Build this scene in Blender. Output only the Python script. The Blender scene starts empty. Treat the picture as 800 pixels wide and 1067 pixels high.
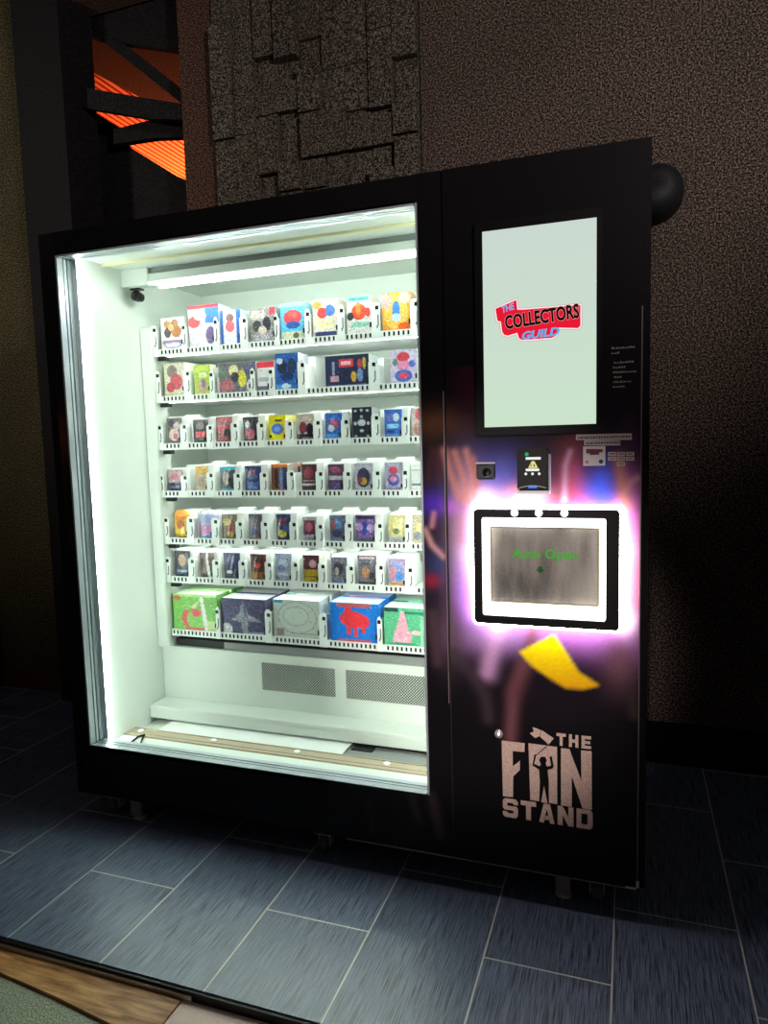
import bpy, math, random
from mathutils import Matrix, Vector
random.seed(7)
sc = bpy.context.scene
col = sc.collection

# ------------------------------------------------------------------ data
ITEMS = [
  (1, -0.723, -0.622, 1.652, 1.777, 'box', 'cream card box with three orange brown animal shapes, far left of the top shelf', 'card box', '#efe9ea', [('e', 0.3, 0.2, 0.16, 0.12, '#b98a63'), ('e', 0.62, 0.18, 0.16, 0.12, '#a87a58'), ('e', 0.68, 0.42, 0.22, 0.18, '#b06f48'), ('e', 0.3, 0.45, 0.15, 0.15, '#5d4a58'), ('e', 0.45, 0.3, 0.12, 0.1, '#d9a57c'), ('r', 0.08, 0.68, 0.92, 0.78, '#8a7fa8'), ('e', 0.5, 0.82, 0.4, 0.1, '#b9a4c6'), ('e', 0.5, 0.82, 0.3, 0.05, '#f3eef5'), ('n', 0.25)]),
  (1, -0.6, -0.469, 1.652, 1.811, 'box', 'tall red topped white and blue card box, second on the top shelf', 'card box', '#e9e4ea', [('r', 0, 0, 1, 0.09, '#d8343f'), ('r', 0.55, 0.08, 1, 0.42, '#3f6fc4'), ('e', 0.2, 0.38, 0.2, 0.14, '#dc4a50'), ('r', 0, 0.55, 0.35, 0.95, '#cfc9d6'), ('e', 0.72, 0.7, 0.16, 0.2, '#6c5a86'), ('e', 0.4, 0.25, 0.2, 0.1, '#f6d8d8'), ('n', 0.25)]),
  (1, -0.462, -0.379, 1.652, 1.783, 'box', 'blue sided card box with a white and red figure, third on the top shelf', 'card box', '#dfe6f4', [('r', 0, 0, 0.16, 1, '#3565b8'), ('r', 0.78, 0, 1, 1, '#2f5fb8'), ('e', 0.48, 0.22, 0.2, 0.12, '#7c5a60'), ('e', 0.48, 0.45, 0.24, 0.16, '#d8606a'), ('r', 0.3, 0.62, 0.72, 0.92, '#e8e2ee'), ('n', 0.2)]),
  (1, -0.341, -0.239, 1.652, 1.779, 'box', 'grey card box crowded with small photos and a red corner, fourth on the top shelf', 'card box', '#8d8688', [('r', 0.08, 0.08, 0.6, 0.3, '#b9aaa6'), ('e', 0.3, 0.5, 0.18, 0.16, '#3c3a40'), ('e', 0.68, 0.45, 0.16, 0.2, '#26252b'), ('r', 0.1, 0.75, 0.9, 0.95, '#9c98a0'), ('r', 0.78, 0, 1, 0.22, '#d9364a'), ('e', 0.5, 0.62, 0.16, 0.12, '#c7b4a9'), ('n', 0.6)]),
  (1, -0.217, -0.121, 1.652, 1.785, 'box', 'sky blue card box with a red and blue emblem in its middle, top shelf', 'card box', '#5fb2dc', [('r', 0, 0, 1, 0.1, '#9bd8ee'), ('e', 0.5, 0.38, 0.36, 0.2, '#c3404d'), ('e', 0.5, 0.3, 0.2, 0.1, '#e05a55'), ('e', 0.5, 0.58, 0.28, 0.1, '#2c4f9c'), ('r', 0.05, 0.74, 0.95, 1, '#cfcfae'), ('e', 0.62, 0.85, 0.12, 0.08, '#57584b'), ('n', 0.25)]),
  (1, -0.091, 0.003, 1.652, 1.787, 'box', 'cream card box with red and blue dots over a navy bottom bar, top shelf', 'card box', '#ead9c6', [('e', 0.38, 0.35, 0.2, 0.14, '#d5443f'), ('e', 0.7, 0.3, 0.2, 0.15, '#4a6fc0'), ('e', 0.2, 0.15, 0.2, 0.1, '#c98b4e'), ('r', 0.2, 0.56, 0.8, 0.7, '#e9dfa6'), ('r', 0.08, 0.82, 0.95, 0.95, '#2b3766'), ('n', 0.35)]),
  (1, 0.036, 0.127, 1.652, 1.785, 'box', 'teal headed card box with a leaping orange red shape, top shelf', 'card box', '#efe3e4', [('r', 0, 0, 1, 0.15, '#a6dcd6'), ('r', 0.1, 0.04, 0.9, 0.11, '#3d8f8c'), ('e', 0.5, 0.4, 0.3, 0.2, '#dc4a35'), ('e', 0.48, 0.32, 0.1, 0.18, '#f1813a'), ('e', 0.15, 0.5, 0.14, 0.1, '#33323c'), ('e', 0.85, 0.42, 0.1, 0.12, '#c8434a'), ('r', 0.15, 0.66, 0.9, 0.78, '#8ec7b6'), ('n', 0.3)]),
  (1, 0.165, 0.264, 1.652, 1.785, 'box', 'orange card box with a small blue shape in its middle, right end of top shelf', 'card box', '#e0923c', [('e', 0.5, 0.5, 0.42, 0.42, '#efb45a'), ('e', 0.5, 0.45, 0.14, 0.24, '#3f78c4'), ('e', 0.5, 0.62, 0.17, 0.1, '#b9d3ee'), ('e', 0.15, 0.2, 0.2, 0.2, '#cf9f9b'), ('e', 0.8, 0.15, 0.2, 0.14, '#d7bcae'), ('e', 0.8, 0.85, 0.25, 0.1, '#d95b28'), ('n', 0.25)]),
  (2, -0.72, -0.629, 1.478, 1.61, 'box', 'pale yellow green card box with red and grey figures, far left of the second shelf', 'card box', '#c7c79a', [('r', 0.12, 0.05, 0.95, 0.85, '#d6c6bd'), ('e', 0.4, 0.25, 0.25, 0.18, '#7c6f68'), ('e', 0.6, 0.55, 0.3, 0.22, '#c4525c'), ('e', 0.3, 0.7, 0.2, 0.14, '#a83c4a'), ('n', 0.45)]),
  (2, -0.587, -0.516, 1.478, 1.595, 'box', 'lime green card box with a round brown bottle shape, second shelf', 'card box', '#a9c13e', [('e', 0.5, 0.68, 0.3, 0.24, '#c0a27f'), ('e', 0.55, 0.6, 0.15, 0.14, '#7f6c7c'), ('r', 0.1, 0.05, 0.9, 0.2, '#c4d65a'), ('r', 0.3, 0.25, 0.75, 0.4, '#dfe6b5'), ('n', 0.25)]),
  (2, -0.491, -0.326, 1.478, 1.593, 'box', 'wide dark collage card box with yellow splashes, second shelf', 'card box', '#66606c', [('e', 0.45, 0.25, 0.12, 0.18, '#e2d59a'), ('e', 0.66, 0.5, 0.1, 0.28, '#cdbf3d'), ('e', 0.48, 0.45, 0.1, 0.16, '#20222c'), ('e', 0.25, 0.7, 0.18, 0.2, '#a85a60'), ('r', 0.0, 0.1, 0.08, 0.9, '#c9c6cf'), ('e', 0.86, 0.75, 0.1, 0.2, '#dcdce2'), ('e', 0.85, 0.25, 0.14, 0.2, '#59587a'), ('e', 0.15, 0.35, 0.1, 0.2, '#5a6d5e'), ('n', 0.7)]),
  (2, -0.32, -0.251, 1.478, 1.589, 'box', 'white card box with a broad red band on top, second shelf', 'card box', '#ecebef', [('r', 0, 0, 1, 0.2, '#d53447'), ('r', 0.1, 0.5, 0.9, 0.62, '#b4b8c4'), ('r', 0.0, 0.78, 0.9, 0.92, '#626a7c'), ('n', 0.12)]),
  (2, -0.245, -0.155, 1.478, 1.614, 'box', 'tall blue card box with dark figures, middle of the second shelf', 'card box', '#2c62b4', [('e', 0.3, 0.35, 0.22, 0.18, '#1f2846'), ('e', 0.72, 0.35, 0.2, 0.2, '#20304e'), ('e', 0.5, 0.6, 0.28, 0.14, '#16305e'), ('e', 0.2, 0.2, 0.14, 0.08, '#b4c5dd'), ('r', 0.0, 0.8, 0.7, 0.95, '#3f8fd8'), ('e', 0.45, 0.85, 0.2, 0.06, '#d5e4f2'), ('n', 0.5)]),
  (2, -0.051, 0.111, 1.478, 1.592, 'box', 'wide navy card box with a red logo patch, second shelf', 'card box', '#232a4a', [('r', 0.33, 0.12, 0.66, 0.36, '#cf3a48'), ('r', 0.38, 0.2, 0.6, 0.3, '#ecb9bd'), ('r', 0.16, 0.2, 0.22, 0.6, '#8d93ac'), ('r', 0.12, 0.62, 0.32, 0.78, '#b98a9c'), ('e', 0.66, 0.66, 0.06, 0.16, '#d6a03a'), ('e', 0.8, 0.3, 0.05, 0.16, '#b5434f'), ('e', 0.9, 0.28, 0.04, 0.18, '#c4a33b'), ('e', 0.8, 0.62, 0.07, 0.2, '#6d87b8'), ('r', 0.05, 0.9, 0.95, 0.95, '#7a83a8'), ('n', 0.25)]),
  (2, 0.188, 0.283, 1.478, 1.597, 'box', 'lavender card box with red hat shape and blue swirl, right end of the second shelf', 'card box', '#c9b9dc', [('e', 0.5, 0.22, 0.24, 0.14, '#c53e4c'), ('e', 0.5, 0.46, 0.24, 0.14, '#dd86ad'), ('e', 0.5, 0.74, 0.32, 0.17, '#3f62b4'), ('e', 0.5, 0.74, 0.2, 0.08, '#d8465a'), ('e', 0.2, 0.35, 0.1, 0.1, '#5f7b70'), ('e', 0.82, 0.42, 0.12, 0.1, '#5468c0'), ('n', 0.3)]),
  (3, -0.724, -0.656, 1.299, 1.404, 'pack', 'dark foil pack with a pink and white bloom, far left of the third shelf', 'card pack', '#6a5a60', [('e', 0.5, 0.62, 0.34, 0.22, '#d9b9b6'), ('e', 0.6, 0.68, 0.14, 0.12, '#b94a58'), ('e', 0.35, 0.2, 0.2, 0.12, '#2e2a33'), ('e', 0.7, 0.3, 0.2, 0.14, '#c9b0b8'), ('n', 0.5)]),
  (3, -0.612, -0.54, 1.299, 1.393, 'pack', 'black foil pack with bold red lettering marks, second on the third shelf', 'card pack', '#2a2528', [('e', 0.55, 0.25, 0.25, 0.16, '#7b6f70'), ('r', 0.25, 0.5, 0.92, 0.72, '#c4404c'), ('r', 0, 0, 0.12, 1, '#e8e8ec'), ('n', 0.4)]),
  (3, -0.506, -0.436, 1.299, 1.4, 'pack', 'brownish red foil pack with scattered pink flecks, third shelf', 'card pack', '#8f5a5e', [('r', 0.1, 0.05, 0.9, 0.2, '#c25a62'), ('e', 0.4, 0.45, 0.3, 0.16, '#c9606a'), ('e', 0.7, 0.6, 0.2, 0.16, '#3a2d36'), ('e', 0.5, 0.85, 0.3, 0.08, '#a83a46'), ('n', 0.6)]),
  (3, -0.391, -0.327, 1.299, 1.395, 'pack', 'charcoal foil pack with a dull pink centre, third shelf', 'card pack', '#3b3640', [('e', 0.5, 0.65, 0.3, 0.2, '#b86070'), ('e', 0.35, 0.3, 0.16, 0.14, '#c6c0c8'), ('e', 0.7, 0.2, 0.2, 0.1, '#23222a'), ('n', 0.5)]),
  (3, -0.282, -0.213, 1.299, 1.398, 'box', 'bright yellow carton with a blue disc, third shelf', 'card box', '#e2d21f', [('e', 0.5, 0.52, 0.36, 0.2, '#4a6fc8'), ('e', 0.5, 0.52, 0.18, 0.09, '#7f9be0'), ('r', 0.38, 0.18, 0.8, 0.25, '#3a3a35'), ('r', 0.0, 0.74, 0.18, 0.84, '#26262a'), ('n', 0.1)]),
  (3, -0.173, -0.103, 1.299, 1.397, 'pack', 'tan topped foil pack fading to black at the bottom, third shelf', 'card pack', '#b4a59c', [('e', 0.4, 0.5, 0.22, 0.22, '#7d2f3e'), ('e', 0.78, 0.55, 0.2, 0.2, '#23212c'), ('r', 0, 0.72, 1, 1, '#262839'), ('r', 0.3, 0.84, 0.9, 0.92, '#7f8496'), ('n', 0.35)]),
  (3, -0.062, 0.004, 1.299, 1.396, 'pack', 'blue foil pack with a red and white tangle, third shelf', 'card pack', '#2f5fae', [('e', 0.5, 0.42, 0.38, 0.2, '#7a5a86'), ('e', 0.65, 0.35, 0.14, 0.1, '#d0506a'), ('e', 0.4, 0.55, 0.2, 0.12, '#cdd3e6'), ('r', 0.05, 0.76, 0.95, 0.9, '#3f8ae0'), ('n', 0.6)]),
  (3, 0.043, 0.116, 1.299, 1.412, 'box', 'tall black carton covered with small white symbols, third shelf', 'card box', '#262b38', [('e', 0.5, 0.48, 0.2, 0.1, '#d8dadf'), ('e', 0.2, 0.12, 0.08, 0.04, '#c8cad0'), ('e', 0.5, 0.1, 0.08, 0.04, '#c8cad0'), ('e', 0.8, 0.12, 0.08, 0.04, '#c8cad0'), ('e', 0.18, 0.5, 0.08, 0.05, '#c8cad0'), ('e', 0.84, 0.5, 0.08, 0.05, '#c8cad0'), ('e', 0.5, 0.3, 0.08, 0.05, '#b8bcc6'), ('e', 0.5, 0.72, 0.1, 0.05, '#b8bcc6'), ('e', 0.2, 0.88, 0.08, 0.04, '#a8adb8'), ('e', 0.8, 0.88, 0.08, 0.04, '#a8adb8'), ('n', 0.1)]),
  (3, 0.16, 0.224, 1.299, 1.4, 'pack', 'blue foil pack with pale blue block letters, third shelf', 'card pack', '#3465bd', [('e', 0.35, 0.28, 0.22, 0.14, '#6a6fc0'), ('e', 0.7, 0.28, 0.18, 0.14, '#c9d2e6'), ('r', 0.15, 0.5, 0.85, 0.64, '#8fc8f0'), ('r', 0.1, 0.72, 0.6, 0.78, '#1f3f86'), ('r', 0.1, 0.84, 0.9, 0.96, '#4f8fe0'), ('n', 0.4)]),
  (3, 0.256, 0.309, 1.299, 1.4, 'pack', 'pinkish white pack cut off by the window edge, right end of third shelf', 'card pack', '#dfc6c8', [('e', 0.6, 0.2, 0.3, 0.2, '#d8606a'), ('e', 0.5, 0.7, 0.3, 0.2, '#c88f86'), ('n', 0.3)]),
  (4, -0.731, -0.665, 1.117, 1.206, 'pack', 'foil pack pink above and navy below, far left of the fourth shelf', 'card pack', '#b89aa6', [('e', 0.5, 0.3, 0.3, 0.16, '#c0707e'), ('r', 0, 0.58, 1, 1, '#252c4c'), ('r', 0.1, 0.7, 0.8, 0.8, '#6d6690'), ('n', 0.35)]),
  (4, -0.608, -0.55, 1.117, 1.219, 'pack', 'tan foil pack with a golden top, second on the fourth shelf', 'card pack', '#bfa78c', [('r', 0.1, 0, 0.95, 0.3, '#c99b4a'), ('e', 0.5, 0.6, 0.3, 0.2, '#9a8478'), ('r', 0.1, 0.88, 0.9, 0.96, '#e5dfda'), ('n', 0.35)]),
  (4, -0.5, -0.434, 1.117, 1.214, 'pack', 'black pack with cyan top and bottom edges, fourth shelf', 'card pack', '#4b4b50', [('r', 0, 0, 1, 0.12, '#27b3e0'), ('r', 0.1, 0.86, 0.9, 0.97, '#35bfe6'), ('e', 0.45, 0.45, 0.22, 0.26, '#a39a94'), ('e', 0.7, 0.6, 0.12, 0.2, '#1f1f24'), ('n', 0.45)]),
  (4, -0.393, -0.324, 1.117, 1.216, 'pack', 'navy foil pack with a faint red badge, fourth shelf', 'card pack', '#2c3b66', [('e', 0.5, 0.28, 0.22, 0.14, '#8d4a5c'), ('r', 0.1, 0.6, 0.9, 0.85, '#4a64a4'), ('e', 0.5, 0.42, 0.3, 0.1, '#5f6d92'), ('n', 0.45)]),
  (4, -0.28, -0.214, 1.117, 1.221, 'box', 'orange topped dark carton with blue stripes, fourth shelf', 'card box', '#7a4630', [('r', 0, 0, 1, 0.12, '#e07a32'), ('r', 0.22, 0.18, 0.4, 0.85, '#1e2130'), ('r', 0.52, 0.15, 0.7, 0.9, '#6f86b0'), ('r', 0.72, 0.15, 0.95, 0.9, '#273a66'), ('r', 0.1, 0.88, 0.95, 1, '#b7603a'), ('n', 0.3)]),
  (4, -0.161, -0.1, 1.117, 1.219, 'pack', 'maroon and black foil pack with a white stripe, fourth shelf', 'card pack', '#4a2c38', [('e', 0.5, 0.32, 0.3, 0.2, '#8f3a48'), ('r', 0, 0.68, 1, 0.76, '#d6c9d0'), ('r', 0, 0.78, 1, 1, '#2d1c30'), ('r', 0.1, 0.56, 0.9, 0.62, '#8b7c8a'), ('n', 0.45)]),
  (4, -0.057, 0.005, 1.117, 1.217, 'pack', 'dark violet foil pack with a teal bottom hem, fourth shelf', 'card pack', '#4c3a52', [('e', 0.5, 0.2, 0.3, 0.12, '#9b4560'), ('r', 0.1, 0.42, 0.95, 0.55, '#c4bec8'), ('e', 0.5, 0.74, 0.32, 0.14, '#54407a'), ('r', 0, 0.9, 1, 1, '#4aa69c'), ('n', 0.5)]),
  (4, 0.044, 0.114, 1.117, 1.219, 'pack', 'silver grey pack with a dark gold oval, fourth shelf', 'card pack', '#b8b6c6', [('e', 0.52, 0.5, 0.36, 0.34, '#3a3350'), ('e', 0.5, 0.62, 0.2, 0.13, '#c9a540'), ('e', 0.35, 0.6, 0.12, 0.1, '#a5434c'), ('n', 0.3)]),
  (4, 0.157, 0.223, 1.117, 1.22, 'pack', 'lavender pack with a red cap shape over blue, fourth shelf', 'card pack', '#b5aacb', [('e', 0.5, 0.28, 0.25, 0.13, '#cc4a5c'), ('e', 0.5, 0.6, 0.32, 0.2, '#4a5fae'), ('e', 0.5, 0.56, 0.2, 0.1, '#dd85a6'), ('r', 0.1, 0.84, 0.9, 0.92, '#8d83ae'), ('n', 0.3)]),
  (4, 0.25, 0.305, 1.117, 1.212, 'pack', 'white pack with grey slanting lines, right end of fourth shelf', 'card pack', '#eef0ee', [('r', 0.1, 0.2, 0.8, 0.24, '#a9abb0'), ('r', 0.1, 0.7, 0.8, 0.76, '#77797f'), ('n', 0.1)]),
  (5, -0.72, -0.65, 0.935, 1.053, 'pouch', 'rounded orange and yellow pouch, far left of the fifth shelf', 'snack pouch', '#e8b13c', [('e', 0.5, 0.2, 0.45, 0.18, '#e08a35'), ('e', 0.5, 0.5, 0.26, 0.14, '#c5703f'), ('e', 0.5, 0.78, 0.36, 0.12, '#f0d15e'), ('r', 0.1, 0.92, 0.9, 1, '#c9523a'), ('n', 0.15)]),
  (5, -0.608, -0.54, 0.935, 1.048, 'can', 'silver can with pink middle and blue base, second on the fifth shelf', 'drink can', '#b9bcd6', [('r', 0, 0.15, 1, 0.42, '#a6aad6'), ('r', 0, 0.5, 1, 0.78, '#d88fc0'), ('r', 0, 0.85, 1, 1, '#3f8fd0'), ('n', 0.2)]),
  (5, -0.502, -0.435, 0.935, 1.036, 'pack', 'olive brown foil pack with gold flecks, fifth shelf', 'card pack', '#7f6f5a', [('e', 0.6, 0.55, 0.22, 0.2, '#a3544c'), ('e', 0.4, 0.3, 0.26, 0.14, '#b8a56a'), ('e', 0.6, 0.75, 0.2, 0.1, '#cdb15a'), ('n', 0.5)]),
  (5, -0.386, -0.329, 0.935, 1.037, 'pack', 'dusky slate pack with a brown lower edge, fifth shelf', 'card pack', '#5a5464', [('e', 0.5, 0.4, 0.3, 0.2, '#7e6f7c'), ('e', 0.4, 0.65, 0.2, 0.14, '#40507c'), ('r', 0.1, 0.84, 0.95, 0.97, '#96704e'), ('n', 0.5)]),
  (5, -0.271, -0.212, 0.935, 1.038, 'pack', 'dark blue pack with a yellow burst near its base, fifth shelf', 'card pack', '#33365c', [('e', 0.45, 0.7, 0.3, 0.14, '#cfb840'), ('e', 0.5, 0.3, 0.3, 0.16, '#7a3f50'), ('e', 0.7, 0.5, 0.2, 0.14, '#3f5c9c'), ('n', 0.5)]),
  (5, -0.164, -0.108, 0.935, 1.028, 'pack', 'plum and silver pack with a crimson figure, fifth shelf', 'card pack', '#a598a4', [('r', 0.1, 0.12, 0.9, 0.68, '#5e2f44'), ('e', 0.5, 0.4, 0.24, 0.18, '#c05a72'), ('r', 0.1, 0.76, 0.9, 0.9, '#8c8490'), ('n', 0.45)]),
  (5, -0.057, 0.005, 0.935, 1.036, 'pack', 'blue grey pack with a red crest on the left, fifth shelf', 'card pack', '#5c6580', [('e', 0.55, 0.35, 0.24, 0.16, '#4f86bc'), ('e', 0.3, 0.35, 0.14, 0.16, '#a4505e'), ('e', 0.5, 0.65, 0.3, 0.14, '#3a3c58'), ('r', 0.1, 0.84, 0.9, 0.96, '#737a94'), ('n', 0.5)]),
  (5, 0.041, 0.117, 0.935, 1.037, 'pack', 'violet pack with spreading blue wings, fifth shelf', 'card pack', '#6f5590', [('r', 0.05, 0.04, 0.95, 0.14, '#2e2b3a'), ('e', 0.5, 0.45, 0.16, 0.24, '#38429c'), ('e', 0.22, 0.4, 0.2, 0.14, '#b58fd0'), ('e', 0.8, 0.45, 0.18, 0.14, '#ad92cc'), ('r', 0, 0.8, 1, 1, '#4c4c60'), ('n', 0.4)]),
  (5, 0.164, 0.227, 0.935, 1.038, 'pack', 'pale yellow pack with a grey lower half, fifth shelf', 'card pack', '#d9cd8c', [('e', 0.55, 0.4, 0.26, 0.18, '#efe3a6'), ('e', 0.5, 0.55, 0.2, 0.1, '#77805c'), ('r', 0, 0.72, 1, 0.95, '#a9aeb4'), ('n', 0.3)]),
  (5, 0.253, 0.301, 0.935, 1.039, 'pack', 'cream and grey pack cut by the window edge, right end of fifth shelf', 'card pack', '#cbbf9c', [('e', 0.6, 0.4, 0.3, 0.2, '#e6d7a0'), ('e', 0.4, 0.7, 0.3, 0.14, '#8b8fa0'), ('n', 0.4)]),
  (6, -0.724, -0.653, 0.783, 0.891, 'pack', 'dark pack with a tan oval over slate letters, far left of the sixth shelf', 'card pack', '#4b4654', [('e', 0.55, 0.35, 0.24, 0.22, '#c79f88'), ('r', 0.1, 0.62, 0.95, 0.92, '#3c4a60'), ('r', 0.15, 0.7, 0.9, 0.78, '#9aa6b6'), ('n', 0.35)]),
  (6, -0.609, -0.545, 0.783, 0.887, 'pack', 'brown pack crossed by a white curved band, second on the sixth shelf', 'card pack', '#6f5552', [('p', 0.45, 0.0, 0.62, 0.0, 0.8, 0.95, 0.6, 1.0, '#f4f2ee'), ('e', 0.25, 0.4, 0.16, 0.2, '#4b3a40'), ('e', 0.3, 0.85, 0.2, 0.08, '#302b35'), ('n', 0.3)]),
  (6, -0.502, -0.431, 0.783, 0.889, 'pack', 'midnight blue pack with a white glint below centre, sixth shelf', 'card pack', '#34385a', [('e', 0.4, 0.7, 0.2, 0.07, '#cfd8e6'), ('e', 0.5, 0.25, 0.3, 0.16, '#5c5486'), ('r', 0.1, 0.76, 0.95, 0.95, '#283048'), ('n', 0.5)]),
  (6, -0.386, -0.32, 0.783, 0.887, 'pack', 'deep red pack with a golden brown base, sixth shelf', 'card pack', '#5c2c2c', [('e', 0.5, 0.42, 0.22, 0.1, '#c9483c'), ('r', 0, 0.64, 1, 1, '#93692e'), ('e', 0.5, 0.2, 0.3, 0.12, '#3a2026'), ('n', 0.45)]),
  (6, -0.282, -0.213, 0.783, 0.892, 'pack', 'frosty light blue grey pack, fifth on the sixth shelf', 'card pack', '#a3aac4', [('e', 0.5, 0.35, 0.3, 0.16, '#c5cce0'), ('e', 0.4, 0.5, 0.24, 0.1, '#6f7fb0'), ('r', 0.1, 0.66, 0.9, 0.76, '#d6d8e4'), ('n', 0.35)]),
  (6, -0.168, -0.104, 0.783, 0.889, 'pack', 'mustard gold pack with a dark red top, sixth shelf', 'card pack', '#b5972a', [('r', 0, 0, 1, 0.5, '#4f2436'), ('e', 0.65, 0.3, 0.22, 0.14, '#cf9aa0'), ('r', 0.1, 0.72, 0.9, 0.78, '#7c6420'), ('n', 0.3)]),
  (6, -0.057, 0.005, 0.783, 0.884, 'pack', 'grey metallic pack with a blue bottom band, sixth shelf', 'card pack', '#70707e', [('e', 0.5, 0.4, 0.3, 0.24, '#3a3846'), ('e', 0.4, 0.5, 0.14, 0.14, '#b9aaa0'), ('r', 0, 0.88, 1, 1, '#5f7fd0'), ('n', 0.55)]),
  (6, 0.046, 0.117, 0.783, 0.894, 'pack', 'smoky pack with a bronze animal shape, sixth shelf', 'card pack', '#6c6c76', [('e', 0.45, 0.55, 0.22, 0.18, '#b98564'), ('r', 0.1, 0.05, 0.9, 0.14, '#d6b4bc'), ('e', 0.75, 0.65, 0.14, 0.12, '#2f3038'), ('r', 0.05, 0.85, 0.95, 0.95, '#3a3d46'), ('n', 0.5)]),
  (6, 0.16, 0.223, 0.783, 0.886, 'pack', 'pink and blue pack with an orange base, sixth shelf', 'card pack', '#a89ac0', [('e', 0.3, 0.5, 0.2, 0.2, '#d890a0'), ('e', 0.68, 0.6, 0.22, 0.16, '#4f8fdc'), ('e', 0.6, 0.25, 0.26, 0.12, '#8f9bd8'), ('r', 0, 0.84, 1, 1, '#e0a45c'), ('n', 0.35)]),
  (7, -0.739, -0.541, 0.572, 0.722, 'etb', 'green box with a red hooked curve and white streak, far left of the bottom shelf', 'card box', '#7fbf5f', [('r', 0, 0, 1, 0.08, '#b7dd8e'), ('p', 0.22, 0.28, 0.5, 0.4, 0.62, 0.18, 0.4, 0.34, '#e6dcb0'), ('e', 0.52, 0.5, 0.12, 0.1, '#e0505a'), ('e', 0.32, 0.66, 0.12, 0.24, '#d8655f'), ('e', 0.4, 0.68, 0.08, 0.2, '#8cc46c'), ('r', 0.28, 0.88, 0.75, 0.97, '#d86a60'), ('e', 0.1, 0.12, 0.1, 0.06, '#c9764f'), ('p', 0.62, 0.08, 0.7, 0.08, 0.82, 0.98, 0.72, 1.0, '#fbf7f2'), ('r', 0.78, 0.7, 0.96, 0.95, '#cfe09f'), ('n', 0.12)]),
  (7, -0.518, -0.329, 0.572, 0.715, 'etb', 'dark purple box with a pale grey star shape, second on the bottom shelf', 'card box', '#4b466a', [('p', 0.52, 0.05, 0.6, 0.4, 0.92, 0.62, 0.6, 0.62, '#8e8d9c'), ('p', 0.5, 0.05, 0.4, 0.4, 0.2, 0.6, 0.55, 0.66, '#8c8b9a'), ('e', 0.52, 0.7, 0.08, 0.26, '#8a8998'), ('e', 0.12, 0.85, 0.12, 0.16, '#c9c8d2'), ('n', 0.5), ('r', 0.5, 0.9, 0.95, 0.96, '#9b98b0')]),
  (7, -0.296, -0.108, 0.572, 0.721, 'etb', 'pale grey box with thin outline drawing and blue tag, middle of the bottom shelf', 'card box', '#c9d0c9', [('e', 0.52, 0.45, 0.42, 0.4, '#8d958f'), ('e', 0.52, 0.45, 0.405, 0.385, '#cdd4cd'), ('e', 0.5, 0.42, 0.28, 0.24, '#99a09c'), ('e', 0.5, 0.42, 0.265, 0.225, '#d3dad2'), ('r', 0.02, 0.02, 0.22, 0.1, '#3c9cc4'), ('r', 0.08, 0.74, 0.24, 0.92, '#9a7c86'), ('r', 0.36, 0.84, 0.96, 0.86, '#8d958f'), ('n', 0.05)]),
  (7, -0.064, 0.12, 0.572, 0.722, 'etb', 'bright blue box with a red four legged silhouette, bottom shelf', 'card box', '#1f76d6', [('r', 0.15, 0.03, 0.85, 0.12, '#b85a5a'), ('e', 0.5, 0.42, 0.24, 0.2, '#ea3a44'), ('e', 0.38, 0.22, 0.08, 0.12, '#ea3a44'), ('e', 0.3, 0.4, 0.1, 0.14, '#e23a44'), ('e', 0.68, 0.46, 0.14, 0.16, '#ea3a44'), ('r', 0.34, 0.55, 0.42, 0.78, '#e8404a'), ('r', 0.5, 0.58, 0.58, 0.84, '#e8404a'), ('r', 0.66, 0.55, 0.74, 0.74, '#e8404a'), ('r', 0.15, 0.9, 0.85, 0.97, '#c85560'), ('n', 0.08)]),
  (7, 0.141, 0.294, 0.572, 0.714, 'etb', 'green box with a pink cone shaped figure, right end of the bottom shelf', 'card box', '#5fb489', [('r', 0.02, 0.02, 0.36, 0.12, '#24424a'), ('p', 0.42, 0.1, 0.5, 0.1, 0.66, 0.9, 0.2, 0.92, '#e4a0b6'), ('e', 0.45, 0.72, 0.22, 0.2, '#e8a6bb'), ('e', 0.78, 0.62, 0.12, 0.06, '#f0b6c0'), ('r', 0.5, 0.1, 0.98, 0.16, '#2f7f66'), ('e', 0.45, 0.93, 0.34, 0.05, '#3f9a78'), ('r', 0.88, 0.2, 1, 0.95, '#8fd0ac'), ('n', 0.15)]),
]

BEAMS = [[(-1.63, 3.056), (-1.218, 2.924), (-0.954, 2.843), (-0.958, 2.779), (-1.145, 2.813), (-1.514, 2.925), (-1.638, 2.964)], [(-1.709, 3.451), (-1.374, 3.248), (-1.051, 2.972), (-1.035, 2.895), (-1.076, 2.924), (-1.205, 3.035), (-1.368, 3.176), (-1.536, 3.312), (-1.714, 3.398)], [(-1.473, 2.873), (-1.432, 2.871), (-1.233, 2.877), (-1.037, 2.857), (-1.043, 2.764), (-1.239, 2.79), (-1.478, 2.801)], [(-1.891, 3.194), (-1.703, 3.051), (-1.512, 2.924), (-1.5, 2.847), (-1.194, 2.642), (-1.101, 2.597), (-1.094, 2.273), (-1.985, 2.173)], [(-1.758, 3.579), (-0.904, 3.386), (-0.921, 3.109), (-1.03, 3.144), (-1.374, 3.252), (-1.768, 3.469)]]
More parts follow.
